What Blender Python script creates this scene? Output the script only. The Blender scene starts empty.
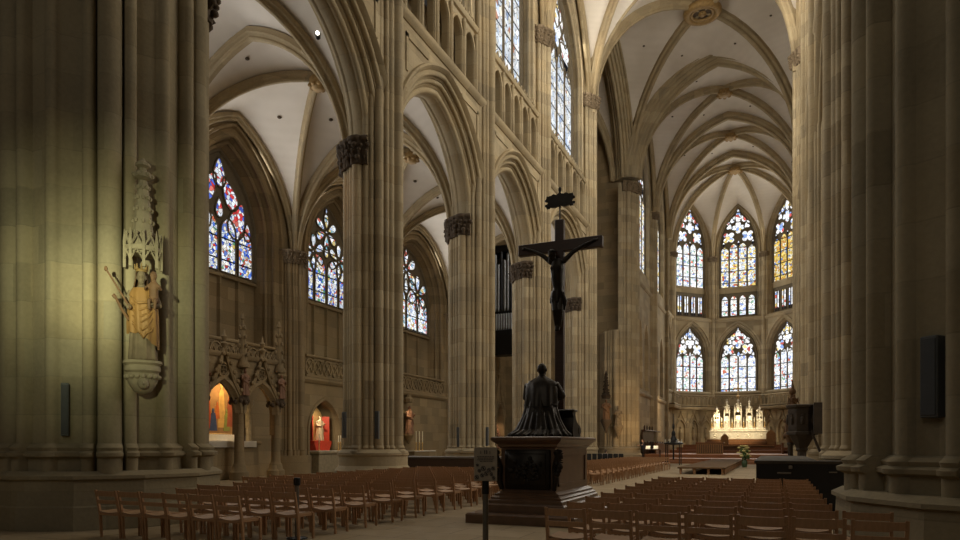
import bpy, math, random
from mathutils import Matrix, Vector
PI = math.pi
random.seed(7)
SC = bpy.context.scene
COL = SC.collection
WM = {}                                             # world matrix of every object made here

# ------------------------------------------------------------------ mesh collector
class MB:
    def __init__(s): s.v = []; s.f = []; s.uv = None; s.M = None
    def add(s, vs, fs):
        o = len(s.v)
        if s.M is not None: vs = [tuple(s.M @ Vector(p)) for p in vs]
        s.v += [tuple(p) for p in vs]; s.f += [tuple(i + o for i in f) for f in fs]
    def box(s, x0, x1, y0, y1, z0, z1):
        s.add([(x0,y0,z0),(x1,y0,z0),(x1,y1,z0),(x0,y1,z0),(x0,y0,z1),(x1,y0,z1),(x1,y1,z1),(x0,y1,z1)],
              [(3,2,1,0),(4,5,6,7),(0,1,5,4),(1,2,6,5),(2,3,7,6),(3,0,4,7)])
    def bbox(s, x0, x1, y0, y1, z0, z1, b=.01):     # box with chamfered edges
        b = min(b, (x1-x0)*.45, (y1-y0)*.45, (z1-z0)*.45)
        R = []
        for z, i in ((z0, b), (z0+b, 0), (z1-b, 0), (z1, b)):
            X0, X1, Y0, Y1 = x0+i, x1-i, y0+i, y1-i; c = b if i == 0 else b*.5
            R.append([(X0+c,Y0,z),(X1-c,Y0,z),(X1,Y0+c,z),(X1,Y1-c,z),(X1-c,Y1,z),(X0+c,Y1,z),(X0,Y1-c,z),(X0,Y0+c,z)])
        s.loft(R)
    def loft(s, rings, cap=True, closed=True):
        n = len(rings[0]); vs = [p for r in rings for p in r]; fs = []
        for i in range(len(rings)-1):
            for j in range(n if closed else n-1):
                k = (j+1) % n; fs.append((i*n+j, i*n+k, (i+1)*n+k, (i+1)*n+j))
        if cap:
            fs.append(tuple(range(n-1, -1, -1))); m = (len(rings)-1)*n; fs.append(tuple(range(m, m+n)))
        s.add(vs, fs)
    def grid(s, rows): s.loft(rows, cap=False, closed=False)
    def poly(s, outline, z0, z1): s.loft([[(x,y,z0) for x,y in outline], [(x,y,z1) for x,y in outline]])
    def lathe(s, prof, c=(0,0,0), n=16, cap=True):
        s.loft([[(c[0]+r*math.cos(2*PI*j/n), c[1]+r*math.sin(2*PI*j/n), c[2]+z) for j in range(n)] for r, z in prof], cap)
    def ball(s, c, r, nu=12, nv=8):
        if not hasattr(r, '__len__'): r = (r, r, r)
        R = []
        for i in range(nv+1):
            t = PI*(i+.02)/(nv+.04); q = math.sin(t)
            R.append([(c[0]+r[0]*q*math.cos(2*PI*j/nu), c[1]+r[1]*q*math.sin(2*PI*j/nu), c[2]-r[2]*math.cos(t)) for j in range(nu)])
        s.loft(R)
    def tube(s, pts, r, n=6, closed=False, cap=True):
        P = [Vector(p) for p in pts]; m = len(P)
        rr = r if hasattr(r, '__len__') else [r]*m
        R = []; up = None
        for i in range(m):
            a = P[(i-1) % m] if (closed or i > 0) else P[i]
            b = P[(i+1) % m] if (closed or i < m-1) else P[i]
            t = (b-a); t = t.normalized() if t.length > 1e-9 else Vector((0,0,1))
            if up is None:
                up = Vector((0,0,1)) if abs(t.z) < .9 else Vector((1,0,0))
            u = up - t*up.dot(t)
            if u.length < 1e-6: u = t.orthogonal()
            u.normalize(); w = t.cross(u); up = u
            R.append([tuple(P[i] + (u*math.cos(2*PI*(j+.5)/n) + w*math.sin(2*PI*(j+.5)/n))*rr[i]) for j in range(n)])
        if closed: R.append(R[0])
        s.loft(R, cap and not closed)
    def sweep(s, pts, nrm, prof, flip=1):           # path in a plane of normal nrm; prof = (along nrm, inward)
        P = [Vector(p) for p in pts]; N = Vector(nrm).normalized(); R = []
        for i in range(len(P)):
            t = (P[min(i+1, len(P)-1)] - P[max(i-1, 0)]).normalized()
            b = N.cross(t)*flip
            R.append([tuple(P[i] + N*a + b*c) for a, c in prof])
        s.loft(R)
    def merge(s, o): s.add(o.v, o.f); return s
    def build(s, name, mat, parent=None, smooth=35, local=False, **kw):
        vs = s.v
        if parent is not None and not local:
            I = WM[parent.name].inverted(); vs = [tuple(I @ Vector(p)) for p in vs]
        me = bpy.data.meshes.new(name); me.from_pydata(vs, [], s.f); me.validate(clean_customdata=False)
        if s.uv and len(me.loops) == sum(len(f) for f in s.f):
            L = me.uv_layers.new(name='UVMap')
            for i, lp in enumerate(me.loops): L.data[i].uv = s.uv[lp.vertex_index]
        me.materials.append(mat)
        if smooth:
            me.shade_smooth(); me.set_sharp_from_angle(angle=math.radians(smooth))
        ob = bpy.data.objects.new(name, me); COL.objects.link(ob)
        if parent is not None:
            ob.parent = parent; WM[ob.name] = WM[parent.name].copy()
        else: WM[ob.name] = Matrix.Identity(4)
        for k, q in kw.items(): ob[k] = q
        return ob

def thing(name, label, cat, loc=(0,0,0), rotz=0, group=None):
    o = bpy.data.objects.new(name, None); COL.objects.link(o); o.empty_display_size = .2
    o.location = loc; o.rotation_euler = (0,0,rotz); o['label'] = label; o['category'] = cat
    if group: o['group'] = group
    WM[o.name] = Matrix.Translation(loc) @ Matrix.Rotation(rotz, 4, 'Z'); return o
def tag(o, label, cat, group=None):
    o['label'] = label; o['category'] = cat
    if group: o['group'] = group
    return o
KID = {}
def kids(o): return [c for c in COL.objects if c.parent is o]
def dup(root, loc, rotz, label, group=None, ch=None, scale=None):
    r = root.copy(); COL.objects.link(r); r.location = loc; r.rotation_euler = (0,0,rotz); r['label'] = label
    if scale: r.scale = (scale,)*3
    if group: r['group'] = group
    WM[r.name] = Matrix.Translation(loc) @ Matrix.Rotation(rotz, 4, 'Z')
    for c, gs in (ch if ch is not None else [(k, kids(k)) for k in kids(root)]):
        d = c.copy(); COL.objects.link(d); d.parent = r
        for g in gs:
            e = g.copy(); COL.objects.link(e); e.parent = d
    return r
def struct(mb, name, mat, **kw): return mb.build(name, mat, kind='structure', **kw)
ORD = 'zeroth first second third fourth fifth sixth seventh eighth ninth tenth eleventh twelfth thirteenth fourteenth fifteenth sixteenth seventeenth eighteenth nineteenth twentieth'.split()

# ------------------------------------------------------------------ materials
def mat_new(name):
    m = bpy.data.materials.new(name); m.use_nodes = True; nt = m.node_tree
    b = nt.nodes['Principled BSDF']; return m, nt, b
def N(nt, t, **k):
    n = nt.nodes.new('ShaderNode'+t)
    for a, v in k.items(): setattr(n, a, v)
    return n
def math_(nt, op, a, b=None):
    n = N(nt, 'Math', operation=op)
    for i, q in enumerate((a, b)):
        if q is None: continue
        if isinstance(q, (int, float)): n.inputs[i].default_value = q
        else: nt.links.new(q, n.inputs[i])
    return n.outputs[0]
def mix_(nt, f, a, b, blend='MIX'):
    n = N(nt, 'Mix', data_type='RGBA', blend_type=blend)
    for i, q in ((0, f), (6, a), (7, b)):
        if isinstance(q, (int, float)): n.inputs[i].default_value = q
        elif isinstance(q, tuple): n.inputs[i].default_value = q + (1,) if len(q) == 3 else q
        else: nt.links.new(q, n.inputs[i])
    return n.outputs[2]
def ramp_(nt, fac, stops, interp='LINEAR'):
    r = N(nt, 'ValToRGB'); r.color_ramp.interpolation = interp; e = r.color_ramp.elements
    while len(e) < len(stops): e.new(.5)
    for i, (p, c) in enumerate(stops): e[i].position = p; e[i].color = tuple(c)+(1,) if len(c) == 3 else c
    nt.links.new(fac, r.inputs[0]); return r.outputs[0]
def stone(name, c, h=.62, w=1.1, var=.30, stain=.45, dark=(.10,.085,.06), rough=.9, joint=.35, warm=(1.12,1.0,.80)):
    m, nt, b = mat_new(name); g = N(nt, 'NewGeometry')
    sep = N(nt, 'SeparateXYZ'); nt.links.new(g.outputs['Position'], sep.inputs[0])
    row = math_(nt, 'FLOOR', math_(nt, 'DIVIDE', sep.outputs[2], h))
    wn = N(nt, 'TexWhiteNoise', noise_dimensions='1D'); nt.links.new(row, wn.inputs['W'])
    off = math_(nt, 'MULTIPLY', wn.outputs[0], w)
    cx = math_(nt, 'FLOOR', math_(nt, 'DIVIDE', math_(nt, 'ADD', sep.outputs[0], off), w))
    cy = math_(nt, 'FLOOR', math_(nt, 'DIVIDE', math_(nt, 'ADD', sep.outputs[1], off), w))
    cv = N(nt, 'CombineXYZ')
    for i, q in enumerate((cx, cy, row)): nt.links.new(q, cv.inputs[i])
    w3 = N(nt, 'TexWhiteNoise', noise_dimensions='3D'); nt.links.new(cv.outputs[0], w3.inputs['Vector'])
    sepc = N(nt, 'SeparateColor'); nt.links.new(w3.outputs['Color'], sepc.inputs[0])
    lo = tuple(x*(1-var) for x in c); hi = tuple(min(1, x*(1+var)) for x in c)
    base = mix_(nt, sepc.outputs[0], lo, hi)
    wm = tuple(min(1, x*y) for x, y in zip(c, warm))
    base = mix_(nt, math_(nt, 'MULTIPLY', sepc.outputs[1], .55), base, wm)
    n1 = N(nt, 'TexNoise'); n1.inputs['Scale'].default_value = .55; n1.inputs['Detail'].default_value = 7
    nt.links.new(g.outputs['Position'], n1.inputs['Vector'])
    st = ramp_(nt, n1.outputs[0], [(.42, (0,0,0)), (.72, (1,1,1))])
    base = mix_(nt, math_(nt, 'MULTIPLY', st, stain), base, dark)
    n2 = N(nt, 'TexNoise'); n2.inputs['Scale'].default_value = 14; n2.inputs['Detail'].default_value = 4
    nt.links.new(g.outputs['Position'], n2.inputs['Vector'])
    base = mix_(nt, .35, base, mix_(nt, n2.outputs[0], tuple(x*.55 for x in c), tuple(min(1,x*1.35) for x in c)))
    fr = math_(nt, 'FRACT', math_(nt, 'DIVIDE', sep.outputs[2], h))
    jl = math_(nt, 'MULTIPLY', math_(nt, 'LESS_THAN', fr, .028), joint)
    base = mix_(nt, jl, base, tuple(x*.35 for x in c))
    nt.links.new(base, b.inputs['Base Color']); b.inputs['Roughness'].default_value = rough
    b.inputs['Specular IOR Level'].default_value = .2
    bp = N(nt, 'Bump'); bp.inputs['Strength'].default_value = .35; bp.inputs['Distance'].default_value = .02
    nt.links.new(n2.outputs[0], bp.inputs['Height']); nt.links.new(bp.outputs[0], b.inputs['Normal'])
    return m
def plain(name, c, rough=.6, metal=0, var=.25, scale=6, spec=.4, bump=0, emit=None, est=1, stretch=None, coat=0):
    m, nt, b = mat_new(name)
    tc = N(nt, 'TexCoord'); n = N(nt, 'TexNoise'); n.inputs['Scale'].default_value = scale; n.inputs['Detail'].default_value = 5
    src = tc.outputs['Object']
    if stretch:
        mp = N(nt, 'Mapping'); mp.inputs['Scale'].default_value = stretch; nt.links.new(src, mp.inputs[0]); src = mp.outputs[0]
    nt.links.new(src, n.inputs['Vector'])
    col = mix_(nt, n.outputs[0], tuple(x*(1-var) for x in c), tuple(min(1, x*(1+var)) for x in c))
    nt.links.new(col, b.inputs['Base Color']); b.inputs['Roughness'].default_value = rough
    b.inputs['Metallic'].default_value = metal; b.inputs['Specular IOR Level'].default_value = spec
    if coat: b.inputs['Coat Weight'].default_value = coat
    if emit: b.inputs['Emission Color'].default_value = emit+(1,); b.inputs['Emission Strength'].default_value = est
    if bump:
        bp = N(nt, 'Bump'); bp.inputs['Strength'].default_value = bump; bp.inputs['Distance'].default_value = .01
        nt.links.new(n.outputs[0], bp.inputs['Height']); nt.links.new(bp.outputs[0], b.inputs['Normal'])
    return m
def glass(name, stops, strength, cell=5.0, bar=.95, lead=.05, bgv=.25, spot=None):
    """back-lit stained glass: coloured quarries, lead lines and iron bars; uv = metres in the window plane"""
    m, nt, b = mat_new(name); nt.nodes.remove(b)
    uv = N(nt, 'UVMap'); uv.uv_map = 'UVMap'
    sp = N(nt, 'SeparateXYZ'); nt.links.new(uv.outputs[0], sp.inputs[0])
    v = N(nt, 'TexVoronoi'); v.inputs['Scale'].default_value = cell; nt.links.new(uv.outputs[0], v.inputs['Vector'])
    e = N(nt, 'TexVoronoi', feature='DISTANCE_TO_EDGE'); e.inputs['Scale'].default_value = cell; nt.links.new(uv.outputs[0], e.inputs['Vector'])
    sc = N(nt, 'SeparateColor'); nt.links.new(v.outputs['Color'], sc.inputs[0])
    col = ramp_(nt, sc.outputs[0], stops, 'CONSTANT')
    if spot:                                         # figure medallions: a second palette inside blobs
        n = N(nt, 'TexNoise'); n.inputs['Scale'].default_value = 1.6; n.inputs['Detail'].default_value = 1
        nt.links.new(uv.outputs[0], n.inputs['Vector'])
        k = math_(nt, 'GREATER_THAN', n.outputs[0], .52)
        col = mix_(nt, k, col, ramp_(nt, sc.outputs[1], spot, 'CONSTANT'))
    ld = math_(nt, 'GREATER_THAN', e.outputs[0], lead)
    fr = math_(nt, 'FRACT', math_(nt, 'DIVIDE', sp.outputs[1], bar))
    br = math_(nt, 'GREATER_THAN', fr, .075)
    k = math_(nt, 'MULTIPLY', ld, br)
    vv = math_(nt, 'ADD', .72, math_(nt, 'MULTIPLY', sc.outputs[2], .45))
    em = N(nt, 'Emission'); nt.links.new(mix_(nt, k, (.012,.012,.015), col), em.inputs[0])
    nt.links.new(math_(nt, 'MULTIPLY', vv, strength), em.inputs[1])
    nt.links.new(em.outputs[0], nt.nodes['Material Output'].inputs[0])
    try: m.cycles.emission_sampling = 'NONE'
    except Exception: pass
    return m
M = {}
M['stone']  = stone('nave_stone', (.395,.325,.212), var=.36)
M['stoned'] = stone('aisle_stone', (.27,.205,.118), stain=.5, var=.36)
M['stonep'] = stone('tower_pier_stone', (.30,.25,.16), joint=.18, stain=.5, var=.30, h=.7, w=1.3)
M['arch']   = stone('arch_stone', (.38,.312,.20), h=.9, w=.9, stain=.3, joint=.15)
M['rib']    = stone('rib_stone', (.36,.29,.18), h=.8, w=.8, stain=.25, joint=.1, dark=(.14,.11,.08))
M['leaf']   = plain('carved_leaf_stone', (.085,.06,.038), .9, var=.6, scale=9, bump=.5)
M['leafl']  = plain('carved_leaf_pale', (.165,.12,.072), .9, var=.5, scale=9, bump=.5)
def plaster_mat():
    m, nt, b = mat_new('vault_plaster'); g = N(nt, 'NewGeometry')
    n = N(nt, 'TexNoise'); n.inputs['Scale'].default_value = .35; n.inputs['Detail'].default_value = 8
    nt.links.new(g.outputs['Position'], n.inputs['Vector'])
    c = ramp_(nt, n.outputs[0], [(.3, (.60,.54,.455)), (.7, (.74,.68,.60))])
    w = N(nt, 'TexWave', bands_direction='Z'); w.inputs['Scale'].default_value = 1.1; w.inputs['Distortion'].default_value = 1.5
    nt.links.new(g.outputs['Position'], w.inputs['Vector'])
    c = mix_(nt, math_(nt, 'MULTIPLY', w.outputs[1], .08), c, (.45,.40,.34))
    nt.links.new(c, b.inputs['Base Color']); b.inputs['Roughness'].default_value = .95; b.inputs['Specular IOR Level'].default_value = .1
    return m
M['plaster'] = plaster_mat()
W_ = (1.0,1.0,1.0)
M['g_aisle'] = glass('aisle_glass_blue', [(0,(.04,.09,.55)),(.10,(.75,.85,1)),(.42,(.10,.22,.75)),(.54,(.55,.06,.05)),(.58,(.95,.93,.85)),(.86,(.55,.42,.12)),(.94,(.1,.3,.15))], 1.0, 6.5, 1.05, .035,
    spot=[(0,(.9,.95,1)),(.35,(.85,.8,.62)),(.55,(.16,.25,.7)),(.75,(.6,.16,.08)),(.88,(.95,.97,1))])
M['g_aisleh'] = glass('aisle_glass_tracery', [(0,(.62,.05,.05)),(.22,(.85,.92,1)),(.5,(.08,.14,.6)),(.66,(.8,.2,.16)),(.76,(.95,.95,.95))], 1.0, 5.5, 9, .035)
M['g_pale']  = glass('aisle_glass_pale', [(0,(.85,.92,1)),(.3,(.5,.62,.9)),(.45,(.9,.9,.82)),(.62,(.65,.16,.12)),(.7,(.2,.45,.55)),(.78,(.95,.95,1)),(.9,(.75,.6,.25))], 1.15, 5.0, 1.0, .035)
M['g_apse']  = glass('choir_glass_low', [(0,(1,1,1)),(.3,(.8,.88,1)),(.55,(1,.97,.9)),(.84,(.3,.4,.8)),(.90,(.7,.2,.12)),(.95,(.3,.55,.4))], 1.3, 4.2, 1.45, .03)
M['g_apseu'] = glass('choir_glass_high', [(0,(1,1,.95)),(.24,(.95,.72,.2)),(.42,(.75,.85,1)),(.60,(1,.9,.55)),(.74,(.16,.26,.62)),(.82,(.95,.95,.9)),(.92,(.55,.14,.06))], 1.2, 4.2, 1.5, .03)
M['g_gold']  = glass('choir_glass_gold', [(0,(.95,.72,.22)),(.35,(.8,.5,.08)),(.55,(1,.93,.7)),(.74,(.2,.3,.6)),(.84,(.65,.3,.08))], 1.15, 4.2, 1.5, .03)
M['g_head']  = glass('choir_glass_tracery', [(0,(1,1,1)),(.55,(.85,.92,1)),(.78,(.3,.45,.85)),(.86,(.6,.12,.1)),(.93,(.9,.7,.25))], 1.3, 2.6, 9, .02)
M['g_cler']  = glass('clerestory_glass', [(0,(.88,.94,1)),(.4,(1,1,1)),(.68,(.7,.8,.95)),(.80,(.95,.9,.75)),(.92,(.4,.5,.7)),(.97,(.6,.3,.2))], 1.0, 3.2, 1.3, .025)
M['lead']    = plain('window_tracery_stone', (.17,.14,.095), .9, var=.3)
# ------------------------------------------------------------------ layout (metres, +Y towards the altar, camera over the origin)
XL, XR, XA = -13.0, 2.25, -23.5                     # arcade lines, outer face of the north aisle
YP = [9.9, 20.0, 28.3, 36.7, 47.0, 61.5]            # piers
XC, YC, AP = -4.35, 83.9, 7.5                        # choir axis, apse centre, apse apothem
ZC, ZS, ZV, ZT = 11.4, 11.95, 25.2, 35.0            # arcade capital, arch springing, vault springing, vault crown
def FW(x0, sgn): return lambda s, n, z: (x0 + sgn*n, s, z)          # wall running along Y
def FX(y0, sgn): return lambda s, n, z: (s, y0 + sgn*n, z)          # wall running along X
def FD(p, ang):                                                     # wall through p, s along direction ang, n to its left
    c, q = math.cos(ang), math.sin(ang)
    return lambda s, n, z: (p[0] + c*s - q*n, p[1] + q*s + c*n, z)

class Arch:
    def __init__(s, a, rise):
        s.a, s.rise = a, rise; s.c = (rise*rise - a*a)/(2*a); s.R = a + s.c
    def z(s, x, d=0):
        q = (s.R+d)**2 - (abs(x)+s.c)**2; return math.sqrt(max(q, 0))
    def pts(s, d=0, n=10):
        tm = math.acos(max(-1, min(1, s.c/(s.R+d)))); R = s.R + d
        rt = [(R*math.cos(tm*i/n)-s.c, R*math.sin(tm*i/n)) for i in range(n+1)]
        return [(-x, z) for x, z in rt[:-1]] + rt[::-1]
def arc_n(cx, cy, r, a0, a1, n): return [(cx + r*math.cos(math.radians(a0+(a1-a0)*i/n)), cy + r*math.sin(math.radians(a0+(a1-a0)*i/n))) for i in range(n+1)]

def arch_sweep(mb, F, sc, zs, arch, prof, z0=None, n=10):
    rows = []
    P = [arch.pts(d, n) for _, d in prof]
    for i in range(2*n+1):
        rows.append([F(sc+P[k][i][0], prof[k][0], zs+P[k][i][1]) for k in range(len(prof))])
    if z0 is not None:
        rows = [[F(sc+P[k][0][0], prof[k][0], z0) for k in range(len(prof))]] + rows + [[F(sc+P[k][-1][0], prof[k][0], z0) for k in range(len(prof))]]
    mb.grid(rows)
def plate(mb, F, n, s0, s1, z0, z1, ops=(), depth=0, N_=10):
    """wall face with pointed openings (centre, half width, sill, springing, rise); depth > 0 adds the reveals"""
    cur = s0
    def q(a, b, c, d): mb.add([F(*a), F(*b), F(*c), F(*d)], [(0,1,2,3)])
    for sc, a, zb, zs, rise in sorted(ops):
        q((cur,n,z0),(sc-a,n,z0),(sc-a,n,z1),(cur,n,z1))
        if zb > z0: q((sc-a,n,z0),(sc+a,n,z0),(sc+a,n,zb),(sc-a,n,zb))
        P = [(sc+x, zs+z) for x, z in Arch(a, rise).pts(0, N_)]
        for (x0, h0), (x1, h1) in zip(P, P[1:]): q((x0,n,h0),(x1,n,h1),(x1,n,z1),(x0,n,z1))
        if depth:
            Q = [(sc-a, zb)] + P + [(sc+a, zb)]
            mb.grid([[F(x,n,z) for x, z in Q], [F(x,n-depth,z) for x, z in Q]])
            q((sc-a,n,zb),(sc+a,n,zb),(sc+a,n-depth,zb),(sc-a,n-depth,zb))
        cur = sc + a
    q((cur,n,z0),(s1,n,z0),(s1,n,z1),(cur,n,z1))
def ledge(mb, F, n, s0, s1, z, prof):               # string course; prof = (out, up)
    mb.loft([[F(s, n+o, z+u) for o, u in prof] for s in (s0, s1)])
STRING = [(-.05,0),(.05,0),(.16,.1),(.2,.2),(.2,.3),(.05,.42),(-.05,.45)]

# ------------------------------------------------------------------ piers
def outline(prims, core, n=192, a0=0, a1=2*PI):
    """star-shaped union of round shafts (x,y,r) and a core polygon"""
    out = []
    for i in range(n):
        t = a0 + (a1-a0)*i/n; dx, dy = math.cos(t), math.sin(t); best = .05
        m = len(core)
        for j in range(m):
            (x1,y1),(x2,y2) = core[j], core[(j+1) % m]
            den = dx*(y2-y1) - dy*(x2-x1)
            if abs(den) < 1e-9: continue
            r = (x1*(y2-y1) - y1*(x2-x1))/den; u = (x1*dy - y1*dx)/den
            if r > 0 and -1e-6 <= u <= 1+1e-6: best = max(best, r)
        for cx, cy, cr in prims:
            b = cx*dx + cy*dy; q = cr*cr - (cx*cx+cy*cy-b*b)
            if q > 0: best = max(best, b+math.sqrt(q))
        out.append((t, best))
    return out
def shafts(R):
    """sixteen shafts on a lozenge of half diagonal ~R"""
    P = []
    for k in range(4):
        t = k*PI/2; P.append((R*.86*math.cos(t), R*.86*math.sin(t), R*.155))
        for s in (-1, 1):
            P.append((R*.80*math.cos(t+s*.30), R*.80*math.sin(t+s*.30), R*.095))
            P.append((R*.80*math.cos(t+s*.50), R*.80*math.sin(t+s*.50), R*.075))
        u = t+PI/4; P.append((R*.78*math.cos(u), R*.78*math.sin(u), R*.13))
    return P
def ngon(R, n, rot=0): return [(R*math.cos(2*PI*i/n+rot), R*math.sin(2*PI*i/n+rot)) for i in range(n)]
OUT_N = outline(shafts(1.17), ngon(.89, 16, PI/16), 256)
def tower_shafts(R, rot):
    P = []
    for k in range(6):
        t = k*PI/3+rot
        P.append((R*.895*math.cos(t), R*.895*math.sin(t), R*.105))
        for s in (-1, 1):
            P.append((R*.905*math.cos(t+s*.185), R*.905*math.sin(t+s*.185), R*.055)); P.append((R*.90*math.cos(t+s*.5236), R*.90*math.sin(t+s*.5236), R*.06))
    return P
def tower_outline(R, rot): return outline(tower_shafts(R, rot), [(R*(.925 if i % 4 == 2 else .84)*math.cos(2*PI*i/24+rot), R*(.93 if i % 4 == 2 else .865)*math.sin(2*PI*i/24+rot)) for i in range(24)], 420)
def ring(O, X, Y, z, k=1.0, add=0): return [(X+(r*k+add)*math.cos(t), Y+(r*k+add)*math.sin(t), z) for t, r in O]
def leafcap(mb, O, X, Y, z0, h, flare, spans, seed, blend=None, knobs=9):
    """carved foliage band round part of a pier; spans = angle ranges"""
    R = random.Random(seed)
    for a0, a1 in spans:
        ang = [(t, r) for t, r in ((a, b) for a, b in [(tt + k*2*PI, rr) for k in (-1,0,1) for tt, rr in O]) if a0 <= t <= a1]
        rows = []; NZ = 9
        for i in range(NZ):
            u = i/(NZ-1); row = []
            for t, r in ang:
                rs = max(r, .6*r + .4*max(x for _, x in O))            # smoothed outline
                lobes = .5+.5*math.sin(t*26 + (3.0 if i > NZ/2 else 0)) * math.sin(u*PI*2.0)
                f = flare*(.25+.75*u) * (.55+.6*lobes) + R.uniform(-.02, .03)
                if u > .93: f = flare*1.15
                if i == 0: f = .03
                rr = rs + f
                row.append((X+rr*math.cos(t), Y+rr*math.sin(t), z0+h*u))
            rows.append(row)
        tt = [(X+r*.8*math.cos(t), Y+r*.8*math.sin(t)) for t, r in ang]
        rows.append([(x, y, z0+h) for x, y in tt]); rows.insert(0, [(x, y, z0) for x, y in tt])
        mb.grid(rows)
        a = a0+.06
        while a < a1-.03:                                               # curled leaves
            for zz in (.25, .5, .75):
                r = max(b for t, b in ang if abs(t-a) < .12) + flare*(.35+.6*zz); q = R.uniform(.55, 1.15)
                c, d = math.cos(a), math.sin(a)
                mb.ball((X+r*c, Y+r*d, z0+h*(zz+R.uniform(-.05,.05))), (h*.13*q, h*.13*q, h*.11*q), 6, 5)
                mb.tube([(X+(r-.05)*c, Y+(r-.05)*d, z0+h*(zz-.18)), (X+(r+.02)*c, Y+(r+.02)*d, z0+h*(zz-.02)), (X+(r+.07)*c, Y+(r+.07)*d, z0+h*(zz-.05))], [h*.03, h*.07*q, h*.02], 5)
                a += .045
            a += .03
        rows = [[(X+(max(r, .6*r+.4*max(x for _, x in O))+e)*math.cos(t), Y+(max(r, .6*r+.4*max(x for _, x in O))+e)*math.sin(t), z0+h*z) for t, r in ang] for e, z in ((.0,.92),(flare*1.1,.94),(flare*1.25,1.0),(flare*1.25,1.10),(flare*.6,1.18),(-.1,1.2))]
        mb.grid(rows)
def plinth_rings(n, R0, R1, z, rot):                                     # (radius, height) list into n-gon rings
    return [[(r*math.cos(2*PI*i/n+rot), r*math.sin(2*PI*i/n+rot), h) for i in range(n)] for r, h in z]
def nave_pier(X, Y, sgn, label, seed, k=1.0, mat='stone'):
    """sgn = +1 when the nave lies towards +x"""
    t = thing('clustered_pier', label, 'pier', (X, Y, 0), 0, 'clustered piers of the nave arcades')
    m = MB(); m.loft([[(X+r*k*math.cos(2*PI*i/16+PI/16), Y+r*k*math.sin(2*PI*i/16+PI/16), h) for i in range(16)]
                      for r, h in ((1.36,0),(1.36,.66),(1.32,.72),(1.24,.80),(1.21,.84),(1.21,1.16),(1.25,1.2),(1.25,1.28),(1.12,1.40))])
    m.build('plinth', M[mat], t, 30)
    m = MB(); m.loft([ring(OUT_N,X,Y,1.2,k,.08), ring(OUT_N,X,Y,1.34,k,.09), ring(OUT_N,X,Y,1.40,k,.03), ring(OUT_N,X,Y,1.46,k,.06), ring(OUT_N,X,Y,1.54,k,.01)], False)
    m.build('base_moulding', M[mat], t, 40)
    m = MB(); m.loft([ring(OUT_N,X,Y,1.4,k), ring(OUT_N,X,Y,ZS,k)], False); m.build('shafts', M[mat], t, 40)
    m = MB(); c = 0 if sgn < 0 else PI
    leafcap(m, [(a, r*k) for a, r in OUT_N], X, Y, ZC-.35, .8, .16, [(c-1.98, c+1.98)], seed)
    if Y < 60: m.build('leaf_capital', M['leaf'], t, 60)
    # vaulting shafts that run on up the nave face
    O = [(a, r) for a, r in OUT_N if math.cos(a)*sgn > .28]
    if sgn > 0: O = [(a if a < PI else a-2*PI, r) for a, r in O]; 
    O.sort(); x0 = X + sgn*.2
    def half(z, d=0): return [(x0, Y+(O[0][1]+d)*k*math.sin(O[0][0]), z)] + [(X+(r+d)*k*math.cos(a), Y+(r+d)*k*math.sin(a), z) for a, r in O] + [(x0, Y+(O[-1][1]+d)*k*math.sin(O[-1][0]), z)]
    zv = ZV+1.1 if 40 < Y < 50 else ZV
    m = MB(); m.loft([half(ZS-.01), half(zv)], True); m.build('vaulting_shafts', M[mat], t, 40)
    m = MB(); a0, a1 = O[0][0]+.05, O[-1][0]-.05
    leafcap(m, [(a, r*k) for a, r in OUT_N], X, Y, zv-.75, .75, .22, [(a0, a1)], seed+50)
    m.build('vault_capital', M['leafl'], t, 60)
    return t
def tower_pier(X, Y, label, rot, seed, R=2.04, kz=1):
    O = tower_outline(R, rot)
    t = thing('tower_pier', label, 'pier', (X, Y, 0), 0, 'great piers under the towers')
    def pl(rs): return [[(X+r*math.cos(2*PI*i/12+rot+PI/12), Y+r*math.sin(2*PI*i/12+rot+PI/12), h*kz) for i in range(12)] for r, h in rs]
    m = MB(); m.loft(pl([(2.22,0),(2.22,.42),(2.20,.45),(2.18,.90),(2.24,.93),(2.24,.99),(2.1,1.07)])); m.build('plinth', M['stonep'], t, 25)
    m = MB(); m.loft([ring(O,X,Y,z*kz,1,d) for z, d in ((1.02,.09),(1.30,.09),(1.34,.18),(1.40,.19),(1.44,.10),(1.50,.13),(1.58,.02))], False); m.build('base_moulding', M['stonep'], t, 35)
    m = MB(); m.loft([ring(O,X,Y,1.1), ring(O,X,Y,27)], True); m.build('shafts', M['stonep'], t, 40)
    m = MB()
    leafcap(m, O, X, Y, ZC-.35, .85, .2, [(PI/2-.95, PI/2+.95)], seed, knobs=12)
    m.build('leaf_capital', M['leaf'], t, 60)
    return t
P1X, P1Y, P1R = -12.86, 9.68, (2.95, 10.5)
tower_pier(P1X, P1Y, 'huge clustered tower pier carrying the lit Madonna statue, left side', math.atan2(-P1Y, -P1X), 1)
tower_pier(2.95, 10.5, 'huge dark clustered tower pier at the right with a slanted black speaker', math.atan2(-10.5, -2.95)-1.22, 2, 2.0, .90)
PN = {1:'nearest slender nave pier behind the left chair block', 2:'second slender nave pier on the left, behind the notice post', 3:'third slender nave pier on the left, behind the crucifix arm', 4:'crossing pier just right of the tall crucifix', 5:'far crossing pier with two wall statues, left of the choir'}
PS = {1:'slender nave pier rising behind the dark covered stage on the right', 2:'right hand nave pier beside the pulpit', 3:'right hand nave pier just past the pulpit', 4:'right hand crossing pier at the edge of the choir', 5:'right hand far crossing pier under the choir arch'}
for i in range(1, 6):
    k = {4:1.12, 5:1.55}.get(i, 1.0)
    nave_pier(XL-(.15 if k > 1.3 else 0), YP[i], 1, PN[i], 10+i, k)
    nave_pier(XR+(.1 if k < 1.3 else .7), YP[i], -1, PS[i], 30+i, min(k, 1.2))

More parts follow.
